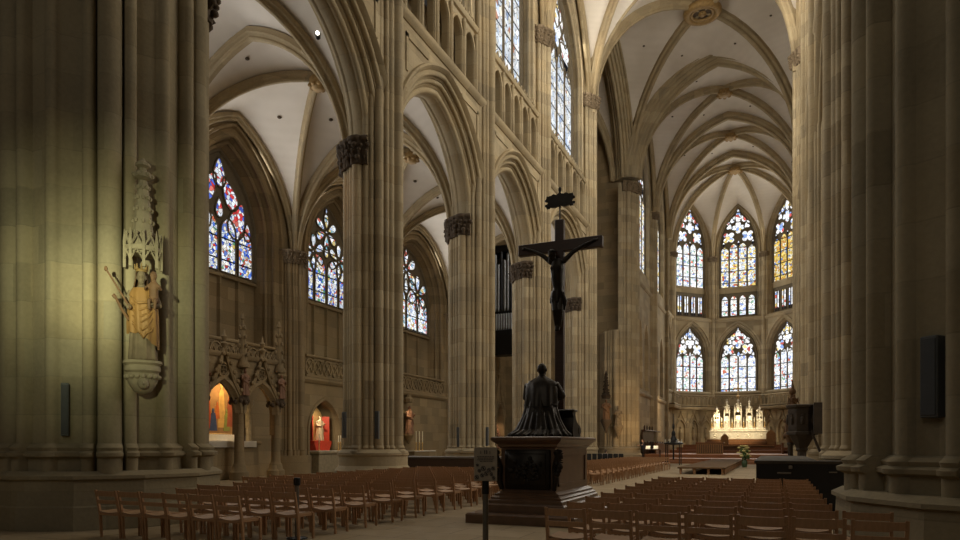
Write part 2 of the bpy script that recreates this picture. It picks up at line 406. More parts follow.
# ------------------------------------------------------------------ windows
NW = [0]
def lancet(sc, a, z0, zs, rise, n=5): return [(sc-a, z0)] + [(sc+x, zs+z) for x, z in Arch(a, rise).pts(0, n)] + [(sc+a, z0)]
def foil(cx, cz, r, k=4, rot=0, n=8):
    q, rr = {3:(.47,.53), 4:(.575,.425)}.get(k, (.66,.34)); o = []
    for i in range(k*n):
        t = 2*PI*i/(k*n); d = (t + PI/k) % (2*PI/k) - PI/k; w = rr*rr - (q*math.sin(d))**2
        u = r*(q*math.cos(d) + math.sqrt(w)) if w > 0 else r*.42
        o.append((cx+u*math.cos(t+rot), cz+u*math.sin(t+rot)))
    return o
def drop(cx, cz, r, rot=0, n=12):                   # a mouchette / petal
    o = []
    for i in range(n):
        t = 2*PI*i/n; x = r*math.cos(t); y = r*.52*math.sin(t)*(1-.45*math.cos(t))
        o.append((cx + x*math.cos(rot) - y*math.sin(rot), cz + x*math.sin(rot) + y*math.cos(rot)))
    return o
def window(F, sc, a, zb, zs, rise, shapes, gm, gh=None, n0=0, rim=.16, tr=.05, stone='lead', tag_='pane'):
    """traceried window: a pierced stone slab, roll mouldings round every light, and the glass let into it"""
    NW[0] += 1; A = Arch(a, rise)
    m = MB()
    ol = [(sc-a, zb)] + [(sc+x, zs+z) for x, z in A.pts(0, 10)] + [(sc+a, zb)]
    m.loft([[F(x, n0-.16, z) for x, z in ol], [F(x, n0-.02, z) for x, z in ol]])
    m.tube([F(x, n0, z) for x, z in ol], rim, 6)
    for kind, o in shapes:
        m.tube([F(x, n0+.02, z) for x, z in o], tr, 4, closed=True)
    w = m.build('window_%d' % NW[0], M[stone], None, 40, kind='structure')
    for knd, mt, nm in ((0, gm, 'glass'), (1, gh or gm, 'tracery_glass')):
        g = MB(); g.uv = []
        for kind, o in shapes:
            if kind != knd: continue
            b = len(g.v); cx = sum(p[0] for p in o)/len(o); cz = sum(p[1] for p in o)/len(o)
            g.v += [F(cx, n0+.0, cz)] + [F(x, n0+.0, z) for x, z in o]; g.uv += [(p[0]+NW[0]*5.3, p[1]) for p in [(cx, cz)] + list(o)]
            k = len(o); g.f += [(b, b+1+i, b+1+(i+1) % k) for i in range(k)]
        if g.v: g.build(nm, M[mt], w, 0)
    return w
def tracery(sc, a, zb, zs, rise, nl, style=0, wm=.16):
    """lights and head shapes for a window of half width a"""
    S = []; A = Arch(a, rise); W = 2*a - .2; p = W/nl; b = p/2 - wm/2
    zl = zs - .35 if style != 4 else zs
    for i in range(nl):
        x = sc - W/2 + p*(i+.5); h = b*1.5
        zz = zl if style == 4 else zl + (.35 if nl > 2 and 0 < i < nl-1 and style != 0 else 0)
        S.append((0, lancet(x, b, zb+.1, zz, h)))
        if style in (0, 2):                          # cusped head: a small foil just above each light
            pass
    if style == 4: return S
    def inside(x, z, r): return abs(x)+r*.75 < a-.1 and A.z(min(abs(x)+r*.55, a*.999)) > z + r*.8
    top = rise
    if style in (0, 1):                              # quatrefoils stacked in the head
        r = a*.36
        rows = [(.28*top, [-.5, .5]) , (.5*top, [0]), (.74*top, [0])] if nl >= 4 else [(.36*top, [-.42, .42]), (.66*top, [0])]
        for hz, xs in rows:
            for q in xs:
                rr = r if hz < .6*top else r*.85
                S.append((1, foil(sc+q*a, zs+hz, rr, 4, PI/4 if q else 0)))
        for q in (-.27, .27): S.append((1, drop(sc+q*a, zs+.70*top, r*.62, PI/2+(.45 if q > 0 else -.45))))
        for q in (-.52, .52): S.append((1, drop(sc+q*a, zs+.62*top, r*.34, PI/2+(.8 if q > 0 else -.8))))
        for q in (-.78, -.02, .78): S.append((1, drop(sc+q*a, zs+.13*top, r*.42, PI/2)))
        for q in (-.46, .46): S.append((1, foil(sc+q*a, zs+.53*top, r*.5, 3, PI/2)))
        S.append((1, drop(sc, zs+.90*top, r*.36, PI/2)))
    elif style == 2:                                 # rosettes of petals
        for cx, cz, r, k in ((0, .60*top, a*.40, 6), (-.5*a, .22*top, a*.38, 6), (.5*a, .22*top, a*.38, 6)):
            for i in range(k):
                t = PI/2 + 2*PI*i/k; S.append((1, drop(sc+cx+r*.64*math.cos(t), zs+cz+r*.64*math.sin(t), r*.47, t+PI)))
            S.append((1, foil(sc+cx, zs+cz, r*.16, 4)))
        for q in (-.86, .86): S.append((1, drop(sc+q*a, zs+.0*top, a*.13, PI/2)))
        S.append((1, drop(sc, zs+.30*top, a*.16, PI/2)))
        S.append((1, drop(sc, zs+.93*top, a*.09, PI/2)))
    elif style == 3:                                 # big flowing daggers
        for q, h, r, t in ((-.5,.2,.42,1.9),(.5,.2,.42,1.24),(-.27,.5,.34,1.1),(.27,.5,.34,2.04),(0,.72,.3,PI/2),(-.78,.1,.2,1.5),(.78,.1,.2,1.6),(0,.28,.2,PI/2)):
            S.append((1, drop(sc+q*a, zs+h*top, r*a, t)))
    return S
def mullions(mb, F, n, xs, z0, z1, r=.09):
    for x in xs: mb.loft([[F(x-r, n, z), F(x-r*.4, n+r*1.6, z), F(x+r*.4, n+r*1.6, z), F(x+r, n, z)] for z in (z0, z1)])

# ------------------------------------------------------------------ arcades and upper walls
half_prof = [(.74,.98),(.88,.96),(.92,.88),(.84,.80),(.74,.76)] + arc_n(.70,.64,.09,60,-150,6) + [(.60,.50)] + arc_n(.50,.42,.09,60,-150,6) + [(.42,.28),(.36,.24)] + arc_n(.26,.14,.13,70,-120,7) + [(.16,.0)]
ARC_PROF = half_prof + [(-x, d) for x, d in half_prof[::-1]]
def arcade_bay(F, y0, y1, sgn):
    sc, a = (y0+y1)/2, (y1-y0)/2 - .98
    if y0 == YP[0]: sc, a = (y0+1.0+y1)/2, (y1-y0-1.0)/2-.95
    rise = 3.85*(1+.05*(a-3.2)); A = Arch(a, rise)
    m = MB(); arch_sweep(m, F, sc, ZS, A, ARC_PROF, n=14); struct(m, 'trim_arcade_arch', M['arch'], smooth=40)
    m = MB()
    for n in (.75, -.75): plate(m, F, n, y0, y1, ZS, 17.1 if n > 0 else 19.5, [(sc, a+.9, ZS, ZS, A.z(0,.9))], N_=14)
    ledge(m, F, .75, y0, y1, 16.95, STRING)
    # raised border of the spandrel panels
    for s0, s1 in ((y0+.95, y0+1.1), (y1-1.1, y1-.95)):
        zz = ZS + max(A.z(sc-s0, 1.0), A.z(sc-s1, 1.0)) + .1
        if zz < 16.3: m.loft([[F(s,n,z) for s, n in ((s0,.74),(s0,.80),(s1,.80),(s1,.74))] for z in (zz, 16.55)])
    m.loft([[F(s,n,z) for n, z in ((.74,16.4),(.8,16.4),(.8,16.58),(.74,16.58))] for s in (y0+.95, sc-1.5)]); m.loft([[F(s,n,z) for n, z in ((.74,16.4),(.8,16.4),(.8,16.58),(.74,16.58))] for s in (sc+1.5, y1-.95)])
    struct(m, 'wall_arcade', M['stone'])
    # triforium: blind arcade with slim shafts before a dark passage
    m = MB(); k = 5; w = (y1-y0-2.0)/k; c0 = y0+1.0
    ops = [(c0+w*(i+.5), w*.36, 17.45, 19.1, w*.52) for i in range(k)]
    plate(m, F, .62, y0, y1, 17.3, 20.15, ops, .28, 6)
    for sc_, a_, zb, zs_, r_ in ops: arch_sweep(m, F, sc_, zs_, Arch(a_, r_), [(.6,.16),(.7,.14),(.7,.03),(.6,0)], zb, 6)
    for i in range(k+1): m.tube([F(c0+w*i, .70, 17.45), F(c0+w*i, .70, 20.0)], .09, 8)
    m.grid([[F(s, -.55, z) for z in (17.3, 20.2)] for s in (y0, y1)]); m.grid([[F(s, n, 17.35) for n in (.7, -.55)] for s in (y0, y1)])
    ledge(m, F, .6, y0+.9, y1-.9, 20.1, [(-.05,0),(.12,.05),(.18,.15),(.18,.25),(-.05,.3)])
    for i in range(int((y1-y0-2)/.42)):                                  # cresting of the sill gallery
        s = y0+1.1+i*.42; m.tube([F(s-.13,.7,20.4), F(s,.7,20.62), F(s+.13,.7,20.4)], .045, 4)
    struct(m, 'wall_triforium', M['stone'], smooth=40)
    # clerestory wall and window
    a2, zs2, r2 = (y1-y0)/2-1.45, 26.5, 5.0; c = (y0+y1)/2
    if y0 == YP[0]: a2, c = 3.2, c+.6
    m = MB(); plate(m, F, .55, y0, y1, 20.4, 36.2, [(c, a2, 20.6, zs2, r2)], .75, 10)
    arch_sweep(m, F, c, zs2, Arch(a2, r2), [(.55,.14),(.66,.12),(.66,.04),(.5,0),(.4,-.12),(.3,-.1)], 20.6, 10)
    struct(m, 'wall_clerestory', M['stone'], smooth=40)
    window(F, c, a2-.1, 20.6, zs2, r2-.15, tracery(c, a2-.1, 20.6, zs2, r2-.15, 4, 1), 'g_cler', 'g_head', n0=-.1)
    LIGHTS.append((F(c, .62, 25.3), F(c, 2, 25.3), 2*a2, 8.6, 'cler' if y0 > 15 else 'clerw'))
LIGHTS = []
for i in range(4):
    arcade_bay(FW(XL, 1), YP[i], YP[i+1], 1); arcade_bay(FW(XR, -1), YP[i], YP[i+1], -1)

# ------------------------------------------------------------------ vaults
RIBP = [(-.21,-.12),(-.21,.06),(-.23,.10),(-.20,.15),(-.12,.18),(-.09,.24),(-.12,.31),(-.09,.38),(0,.41),(.09,.38),(.12,.31),(.09,.24),(.12,.18),(.20,.15),(.23,.10),(.21,.06),(.21,-.12)]
BIGP = [(-.96,-.6),(-1.0,-.42)] + arc_n(-.90,-.34,.10,200,20,6) + [(-.80,-.28),(-.77,-.14)] + arc_n(-.69,-.06,.09,200,20,6) + [(-.60,.0),(-.62,.12)] + arc_n(-.50,.22,.11,200,20,6) + [(-.38,.3),(-.34,.42)] + arc_n(-.24,.46,.11,200,20,6) + [(-.12,.56)] + arc_n(0,.66,.14,200,-20,8) + [(.12,.56)] + arc_n(.24,.46,.11,160,-20,6) + [(.34,.42),(.38,.3)] + arc_n(.50,.22,.11,160,-20,6) + [(.62,.12),(.60,.0)] + arc_n(.69,-.06,.09,160,-20,6) + [(.77,-.14),(.80,-.28)] + arc_n(.90,-.34,.10,160,-20,6) + [(1.0,-.42),(.96,-.6)]
def big_rib(mb, p0, p1, zs, rise, k=1.0, n=22):
    P = rib_arc(p0, p1, zs, rise, n); d = Vector((p1[0]-p0[0], p1[1]-p0[1], 0)).normalized()
    mb.sweep(P, Vector((-d.y, d.x, 0)), scaled(BIGP, k), 1)
def scaled(P, k, kd=None): return [(a*k, b*(kd or k)) for a, b in P]
def hz(s, a, rise):
    s = min(abs(s), a*.9999)
    return Arch(a, rise).z(s) if rise >= a else rise*math.sqrt(max(0, 1-(s/a)**2))
def rib_arc(p0, p1, zs, rise, n=16):               # from p0 up over to p1, both in plan
    L = math.hypot(p1[0]-p0[0], p1[1]-p0[1]); a = L/2; o = []
    for i in range(2*n+1):
        u = -math.cos(PI*i/(2*n)); z = hz(u*a, a, rise)
        o.append((p0[0]+(p1[0]-p0[0])*(u+1)/2, p0[1]+(p1[1]-p0[1])*(u+1)/2, zs+z))
    return o
def rib(mb, p0, p1, zs, rise, k=1.0, kd=None, n=16, part=1.0):
    P = rib_arc(p0, p1, zs, rise, n); d = Vector((p1[0]-p0[0], p1[1]-p0[1], 0)).normalized()
    if part < 1: P = P[:n+1]
    mb.sweep(P, Vector((-d.y, d.x, 0)), scaled(RIBP, k, kd), 1)
def web(mb, b, c0, c1, zs, ribrise, wallrise, n=12, m=8):
    """one severy: b = boss plan point, c0 c1 = springers, wall arch between them"""
    hw = math.hypot(c1[0]-c0[0], c1[1]-c0[1])/2; D = math.hypot(c0[0]-b[0], c0[1]-b[1]); rows = []
    mid = ((c0[0]+c1[0])/2, (c0[1]+c1[1])/2)
    for i in range(2*n+1):
        v = -math.cos(PI*i/(2*n)); q = c1 if v > 0 else c0
        rp = (b[0]+(q[0]-b[0])*abs(v), b[1]+(q[1]-b[1])*abs(v)); wp = (mid[0]+(c1[0]-c0[0])/2*v, mid[1]+(c1[1]-c0[1])/2*v)
        z0, z1 = hz(abs(v)*D, D, ribrise), hz(v*hw, hw, wallrise)
        rows.append([(rp[0]+(wp[0]-rp[0])*u/m, rp[1]+(wp[1]-rp[1])*u/m, zs+z0+(z1-z0)*u/m+.18*math.sin(PI*u/m)*(1-v*v)+.12) for u in range(m+1)])
    mb.grid(rows)
def boss(F, c, r, ch):
    m = MB(); m.lathe([(.02,-.42),(r*.5,-.42),(r*.8,-.3),(r,-.18),(r,.05),(r*.6,.2)], c, 14)
    for i in range(8): t = i*PI/4; m.ball((c[0]+r*.85*math.cos(t), c[1]+r*.85*math.sin(t), c[2]-.25), (r*.3, r*.3, r*.22), 7, 5)
    m.build('boss', M['gilt'], ch, 50)
M['gilt'] = plain('gilded_boss', (.30,.19,.07), .6, .2, var=.5, scale=5)
def bay_vault(x0, x1, y0, y1, zs, rx, ry, rb, tr0=True, tr1=True, k=1.0, kt=1.5, wall=(1,1), bss=.5, name='ceiling'):
    """ribbed quadripartite vault; rx, ry = rise of arches spanning x and y, rb = rise at the boss"""
    c = [(x0,y0),(x1,y0),(x1,y1),(x0,y1)]; b = ((x0+x1)/2, (y0+y1)/2)
    m = MB()
    for i, w in ((0, rx), (1, ry), (2, rx), (3, ry)): web(m, b, c[i], c[(i+1) % 4], zs, rb, w)
    v = struct(m, name, M['plaster'], smooth=60)
    def rb_(nm, p0, p1, r, kk, kd=None):
        q = MB(); rib(q, p0, p1, zs, r, kk, kd); q.build(nm, M['rib'], v, 40)
    for i in (0, 1): rb_('diagonal_rib', c[i], c[i+2], rb, k)
    if tr0: rb_('transverse_arch', c[0], c[1], rx, kt, k*1.1)
    if tr1: rb_('transverse_arch', c[3], c[2], rx, kt, k*1.1)
    if wall[0]: rb_('wall_rib', c[0], c[3], ry, k*.9)
    if wall[1]: rb_('wall_rib', c[1], c[2], ry, k*.9)
    boss(None, (b[0], b[1], zs+rb-.3*k), bss*k, v)
    for q in range(4):                                                   # small dark air holes in the webs
        p, r = c[q], c[(q+1) % 4]; w = rx if q % 2 == 0 else ry; hw = math.hypot(r[0]-p[0], r[1]-p[1])/2; D = math.hypot(p[0]-b[0], p[1]-b[1])
        for vv, u in ((.3,.55), (-.3,.55)):
            qq = r if vv > 0 else p; mid = ((p[0]+r[0])/2, (p[1]+r[1])/2)
            rp = (b[0]+(qq[0]-b[0])*abs(vv), b[1]+(qq[1]-b[1])*abs(vv)); wp = (mid[0]+(r[0]-p[0])/2*vv, mid[1]+(r[1]-p[1])/2*vv)
            z0, z1 = hz(abs(vv)*D, D, rb), hz(vv*hw, hw, w)
            h = MB(); h.ball((rp[0]+(wp[0]-rp[0])*u, rp[1]+(wp[1]-rp[1])*u, zs+z0+(z1-z0)*u+.18*math.sin(PI*u)*(1-vv*vv)+.10), (.11,.11,.06), 8, 5); h.build('air_hole', M['leaf'], v, 60)
    return v
# north aisle: one bay per arcade arch, and the bay beside the tower pier
for i in range(4):
    bay_vault(XA+.15, XL-.85, YP[i], YP[i+1], ZC+.1, 6.1, 5.7, 6.5, i == 0, True, .8, 1.05, (1, 0))
# nave high vault
for i in range(4):
    bay_vault(XL+.8, XR-.8, YP[i], YP[i+1], ZV, 9.4, 8.6, 10.1, False, i < 3, 1.2, 1.6, (1, 1), .6)
m = MB(); big_rib(m, (XL+.45, YP[4]), (XR-.45, YP[4]), ZV+1.1, 8.9, 1.0); struct(m, 'trim_crossing_arch', M['arch'], smooth=40)
# crossing
cv = bay_vault(XL+.7, XR-.3, YP[4]+.3, YP[5], ZV+.6, 9.3, 9.3, 10.0, False, False, 1.4, 1.6, (1, 1), .2)
m = MB(); cc = ((XL+XR+.4)/2, (YP[4]+YP[5]+.3)/2); m.tube([(cc[0]+1.15*math.cos(t*PI/16), cc[1]+1.15*math.sin(t*PI/16), 35.25) for t in range(32)], .30, 8, closed=True)
m.tube([(cc[0]+.8*math.cos(t*PI/16), cc[1]+.8*math.sin(t*PI/16), 35.15) for t in range(32)], .12, 6, closed=True); m.build('boss_ring', M['gilt'], cv, 50)
m = MB(); m.lathe([(.01,35.2),(.75,35.25),(.75,35.4)], (cc[0], cc[1], 0), 24); m.build('boss_disc', M['leaf'], cv, 50)
m = MB(); big_rib(m, (XC-7.6, YP[5]), (XC+7.2, YP[5]), ZV+.6, 9.6, 1.0); struct(m, 'trim_choir_arch', M['arch'], smooth=40)
# choir bays
CX0, CX1 = XC-AP, XC+AP
YCB = [61.5, 71.3, YC-AP*math.tan(PI/8)]
for i in range(2):
    bay_vault(CX0+.3, CX1-.3, YCB[i], YCB[i+1], ZV+.6, 9.0, 8.4, 9.25, False, True, 1.2, 1.9, (1, 1), .55)
# apse vault
hf = AP*math.tan(PI/8)
APV = [(XC-AP, YC-hf), (XC-AP, YC+hf), (XC-hf, YC+AP), (XC+hf, YC+AP), (XC+AP, YC+hf), (XC+AP, YC-hf)]
bo = (XC, YC+.9); m = MB()
for i in range(5): web(m, bo, APV[i], APV[i+1], ZV+.6, 9.0, 6.6)
web(m, bo, APV[5], APV[0], ZV+.6, 9.0, 9.0)
v = struct(m, 'ceiling', M['plaster'], smooth=60)
for p in APV:
    q = MB(); d = (bo[0]*2-p[0], bo[1]*2-p[1]); rib(q, p, d, ZV+.6, 9.0, 1.2, part=.5); q.build('rib', M['rib'], v, 40)
boss(None, (bo[0], bo[1], ZV+9.2), .75, v)

# ------------------------------------------------------------------ north aisle outer wall
FA = FW(XA, 1)
RESP = [(a, r) for a, r in outline(shafts(.95), ngon(.72, 16, PI/16), 192)]
def respond(y):
    m = MB(); O = sorted((a if a < PI else a-2*PI, r) for a, r in RESP if math.cos(a) > -.05)
    m.loft([[(XA-.25+r*math.cos(a), y+r*math.sin(a), z) for a, r in O] for z in (0, ZC+.3)])
    m.loft([[(XA-.25+1.2*math.cos(a), y+1.2*math.sin(a), z) for a, r in O] for z in (0, 1.0)])
    m.loft([[(XA-.25+(r+.12)*math.cos(a), y+(r+.12)*math.sin(a), z) for a, r in O] for z in (1.0, 1.3)])
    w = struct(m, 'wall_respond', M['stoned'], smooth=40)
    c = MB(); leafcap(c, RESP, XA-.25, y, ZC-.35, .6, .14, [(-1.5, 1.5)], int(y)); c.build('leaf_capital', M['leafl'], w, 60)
for y in YP[:5]: respond(y)
def aisle_bay(i, style, gm, gh, nl):
    y0, y1 = YP[i], YP[i+1]; c = (y0+y1)/2; a = (y1-y0)/2-1.15; zs, r = 11.9, 4.55
    m = MB(); plate(m, FA, 0, y0, y1, 5.1, 18.5, [(c, a, 6.3, zs, r)], 0, 12); plate(m, FA, 0, y0, y1, 0, 5.1, NICHE.get(i, []), 1.0, 10)
    for nc, na, nb, nz, nr in NICHE.get(i, []):
        m.grid([[FA(s_, -1.0, z) for z in (0, 5)] for s_ in (nc-2, nc+2)]); arch_sweep(m, FA, nc, nz, Arch(na, nr), [(0,.22),(.08,.2),(.08,.06),(0,0),(-.2,-.08)], 0, 10)
    pr = [(0,.0)] + arc_n(-.08,-.14,.12,60,-150,5) + [(-.3,-.3)] + arc_n(-.42,-.40,.1,60,-150,5) + [(-.62,-.52),(-1.05,-.62)]
    arch_sweep(m, FA, c, zs, Arch(a, r), pr, 6.3, 12)
    arch_sweep(m, FA, c, zs, Arch(a, r), [(0,.34),(.14,.32),(.14,.2),(0,.14)], 9, 12)
    b = a-.62
    m.grid([[FA(s, -1.0, z) for z in (6.2, 9.9)] for s in (c-a, c+a)]); m.grid([[FA(s, n, 6.3) for n in (0, -1.05)] for s in (c-a, c+a)])
    mullions(m, FA, -1.0, [c-b+2*b*k/nl for k in range(1, nl)], 6.3, 9.8, .10)
    ledge(m, FA, -1.0, c-b, c+b, 9.65, [(-.05,0),(.22,.0),(.22,.08),(0,.28),(-.05,.28)])
    ledge(m, FA, 0, y0+.6, y1-.6, 5.0, [(-.05,0),(.1,0),(.22,.14),(.22,.26),(0,.34),(-.05,.34)])
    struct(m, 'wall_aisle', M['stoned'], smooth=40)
    rr = Arch(a, r).z(0, -.62)
    window(FA, c, b, 9.85, zs, rr, tracery(c, b, 9.85, zs, rr, nl, style), gm, gh, n0=-.95, rim=.12, tr=.055)
    LIGHTS.append((FA(c, .1, 13.0), FA(c, 1, 13.0), 2*b, 6.0, 'aisle'))
NICHE = {2: [(31.1, 1.35, 0, 2.3, 1.75)]}
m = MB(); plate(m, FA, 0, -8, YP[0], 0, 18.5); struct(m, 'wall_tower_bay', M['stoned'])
aisle_bay(0, 3, 'g_pale', 'g_pale', 4)  # its window, hidden by the tower pier, is added to brighten this vault
aisle_bay(1, 3, 'g_aisle', 'g_aisleh', 4)
aisle_bay(2, 2, 'g_aisle', 'g_pale', 4); aisle_bay(3, 2, 'g_pale', 'g_pale', 4)
# openwork balustrades at the foot of the windows
def gallery(F, s0, s1, z0, z1, n, nm, label, step=.8, mat='stoned', style=0):
    o = F((s0+s1)/2, n, z0); t = thing(nm, label, 'balustrade', o)
    m = MB(); m.loft([[F(s, n+a, z1+b) for a, b in ((-.1,0),(.1,0),(.14,.06),(.1,.14),(-.1,.14))] for s in (s0, s1)]); m.build('handrail', M[mat], t)
    m = MB(); m.loft([[F(s, n+a, z0+b) for a, b in ((-.12,-.05),(.12,-.05),(.12,.08),(-.12,.08))] for s in (s0, s1)]); m.build('bottom_rail', M[mat], t)
    k = max(1, round((s1-s0)/step)); w = (s1-s0)/k; m = MB(); h = z1-z0
    for i in range(k):
        c = s0+w*(i+.5); zc = (z0+z1)/2
        if style == 0:
            m.tube([F(c+w*.46*math.cos(2*PI*j/14), n, zc+h*.42*math.sin(2*PI*j/14)) for j in range(14)], .055, 5, closed=True)
            m.tube([F(c-w*.36, n, zc-h*.34), F(c, n, zc), F(c+w*.36, n, zc+h*.34)], .045, 5); m.tube([F(c+w*.36, n, zc-h*.34), F(c, n, zc), F(c-w*.36, n, zc+h*.34)], .045, 5)
        else:
            m.tube([F(c-w*.4, n, z0+.05), F(c-w*.4, n, z1-h*.25), F(c-w*.2, n, z1-h*.08), F(c, n, z1), F(c+w*.2, n, z1-h*.08), F(c+w*.4, n, z1-h*.25), F(c+w*.4, n, z0+.05)], .07, 5)
    m.build('openwork', M[mat], t, 50)
gallery(FA, YP[1]+1.0, YP[2]-1.0, 5.35, 6.4, .05, 'stone_gallery', 'carved openwork gallery above the canopied side altar')
gallery(FA, YP[2]+1.0, YP[3]-1.0, 5.35, 6.4, .05, 'stone_gallery', 'openwork stone gallery above the niche with the red altar')
gallery(FA, YP[3]+1.0, YP[4]-1.0, 5.35, 6.4, .05, 'stone_gallery', 'openwork stone gallery above the wall statue with candles')

# ------------------------------------------------------------------ transepts, choir walls, floor, closing walls
m = MB(); m.grid([[(x, YP[4]+.2, z) for z in (ZC+6, 36.5)] for x in (XL+.5, XA-1.2)]); m.grid([[(x, YP[5], z) for z in (0, 36.5)] for x in (XL, XA-1.2)])
m.grid([[(XA-1.0, y, z) for z in (0, 36.5)] for y in (YP[4], YP[5]+.3)]); m.grid([[(XA-.2, y, z) for z in (0, 18)] for y in (YP[4]-.4, YP[4]+.6)])
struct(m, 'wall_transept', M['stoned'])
bay_vault(XA-.9, XL-.6, YP[4]+.3, YP[5], ZV+.6, 9.0, 9.0, 9.6, False, False, 1.3, 1.6, (1, 0))
m = MB(); big_rib(m, (XL+.3, YP[4]+.9), (XL+.3, YP[5]-.3), ZV+.6, 8.8, 1.0); struct(m, 'trim_transept_arch', M['arch'], smooth=40)
m = MB(); m.grid([[(14.5, y, z) for z in (0, 36.5)] for y in (-8, 61.5)]); m.grid([[(x, YP[5], z) for z in (0, 36.5)] for x in (XR+1.2, 14.5)])
struct(m, 'wall_south', M['stoned'])
FS = FW(14.5, -1)
for i in (1, 2, 3):  # unseen windows, added with their light to brighten the lower left piers
    c = (YP[i]+YP[i+1])/2; window(FS, c, 2.6, 8.5, 12.5, 3.9, tracery(c, 2.6, 8.5, 12.5, 3.9, 4, 1), 'g_pale', n0=.1)
    LIGHTS.append((FS(c, .3, 12), FS(c, 1.3, 11.6), 5.2, 7.0, 'south'))
m = MB(); m.add([(XR+.6,-8,17.8),(14.5,-8,17.8),(14.5,46.5,17.8),(XR+.6,46.5,17.8)], [(0,1,2,3)]); m.add([(XR,46.5,35.4),(14.5,46.5,35.4),(14.5,61.5,35.4),(XR,61.5,35.4)], [(0,1,2,3)])
struct(m, 'ceiling_south', M['plaster'])
m = MB(); m.grid([[(x, 46.6, z) for z in (17.8, 36.5)] for x in (XR, 14.5)]); struct(m, 'wall_transept_south', M['stone'])

def apse_facet(F, L, idx):
    """one wall of the choir polygon, s from -L/2 to L/2, n into the room"""
    big = idx in (1, 2, 3); a = L/2-.90
    lo = (0, a+.35, 8.5, 12.9, 4.5); mid = (0, a+.1, 18.1, 21.35, .05+a); hi = (0, a+.3, 21.9, 26.6, 5.6)
    m = MB()
    plate(m, F, 0, -L/2, L/2, 0, 17.75, [(0, a+.55, 8.3, 12.9, 4.35)], 0, 10)
    plate(m, F, 0, -L/2, L/2, 17.75, 36.5, [(0, a+.5, 18.0, 26.5, 6.0)], 0, 10)
    rv = [(0,.0),(-.02,.0)] + arc_n(-.1,-.08,.09,60,-150,4) + [(-.28,-.22)] + arc_n(-.36,-.28,.08,60,-150,4) + [(-.7,-.42)]
    arch_sweep(m, F, 0, 12.9, Arch(a+.55, 4.35), rv, 8.3, 10); arch_sweep(m, F, 0, 26.5, Arch(a+.5, 6.0), rv, 18.0, 10)
    arch_sweep(m, F, 0, 12.9, Arch(a+.55, 4.35), [(0,.3),(.12,.28),(.12,.16),(0,.1)], 11.5, 10)
    m.grid([[F(s, -.66, z) for z in (17.6, 18.2)] for s in (-L/2, L/2)]); m.grid([[F(s, -.55, z) for z in (21.2, 22.0)] for s in (-a-.4, a+.4)])
    m.grid([[F(s, n, 18.0) for n in (0, -.7)] for s in (-a-.5, a+.5)]); m.grid([[F(s, n, 8.3) for n in (0, -.7)] for s in (-a-.5, a+.5)])
    ledge(m, F, 0, -L/2, L/2, 17.45, STRING); ledge(m, F, 0, -L/2, L/2, 8.0, STRING); ledge(m, F, 0, -L/2, L/2, 6.1, STRING)
    m.grid([[F(s, n, 6.5) for n in (0, .95)] for s in (-L/2, L/2)]); ledge(m, F, .85, -L/2+.2, L/2-.2, 6.05, [(-.9,.0),(.1,0),(.2,.15),(.2,.35),(-.9,.42)])
    struct(m, 'wall_apse', M['stone'], smooth=40)
    if big:
        q = MB()
        for s_ in (-2.0, 0, 2.0):
            plate(q, F, .12, s_-.95, s_+.95, 1.2, 5.9, [(s_, .62, 1.9, 3.6, 1.1)], .12, 6); arch_sweep(q, F, s_, 3.6, Arch(.62, 1.1), [(.12,.2),(.26,.16),(.26,.04),(.1,0)], 1.9, 6)
            for e in (-1, 1): q.tube([F(s_+e*.8, .2, 4.2), F(s_+e*.12, .2, 5.4), F(s_, .2, 5.75)], .07, 5); q.tube([F(s_+e*.9, .2, 1.2), F(s_+e*.9, .2, 4.6)], .1, 6)
            q.ball(F(s_, .2, 5.7), (.16,.16,.2), 7, 5)
            q.ball(F(s_, .1, 2.9), (.22,.2,.75), 9, 7); q.ball(F(s_, .15, 3.75), (.13,.13,.16), 8, 6)
        struct(q, 'trim_blind_arcade', M['stone'], smooth=40)
    g1 = {3:'g_gold', 1:'g_apse'}.get(idx, 'g_apseu')
    b = a+.05
    window(F, 0, b, 8.4, 12.75, 4.05, tracery(0, b, 8.4, 12.75, 4.05, 4, 1, .13), 'g_apse', 'g_head', n0=-.62, tr=.05)
    NWm = []
    for i in range(4):
        p = (2*b-.2)/4; x = -b+.1+p*(i+.5); q = p/2-.14
        if idx == 2: NWm.append((0, lancet(x, q, 18.3, 20.3, q*1.4)))
        else:
            for dx in (-.28, .28): NWm.append((0, lancet(x+dx*q*1.6, q*.38, 18.3, 20.6, q*.5)))
    window(F, 0, b, 18.05, 20.9, b+.02, NWm, 'g_head' if idx != 2 else 'g_apse', n0=-.62, tr=.06) if False else None
    NW[0] += 1; mm = MB(); mm.loft([[F(s, -.78, z) for s in (-b, b)] + [F(s, -.64, z) for s in (b, -b)] for z in (18.05, 21.5)])
    for _, o in NWm: mm.tube([F(x, -.60, z) for x, z in o], .06, 4, closed=True)
    w = mm.build('window_%d' % NW[0], M['lead'], None, 40, kind='structure')
    g = MB(); g.uv = []
    for _, o in NWm:
        bb = len(g.v); cx = sum(p[0] for p in o)/len(o); cz = sum(p[1] for p in o)/len(o); k = len(o)
        g.v += [F(cx, -.62, cz)] + [F(x, -.62, z) for x, z in o]; g.uv += [(p[0]+NW[0]*5.3, p[1]) for p in [(cx, cz)] + list(o)]; g.f += [(bb, bb+1+i, bb+1+(i+1) % k) for i in range(k)]
    g.build('glass', M['g_apse' if idx == 2 else 'g_head'], w, 0)
    window(F, 0, b, 21.9, 26.9, 5.45, tracery(0, b, 21.9, 26.9, 5.45, 4, 1, .13), g1, 'g_head', n0=-.62, tr=.05)
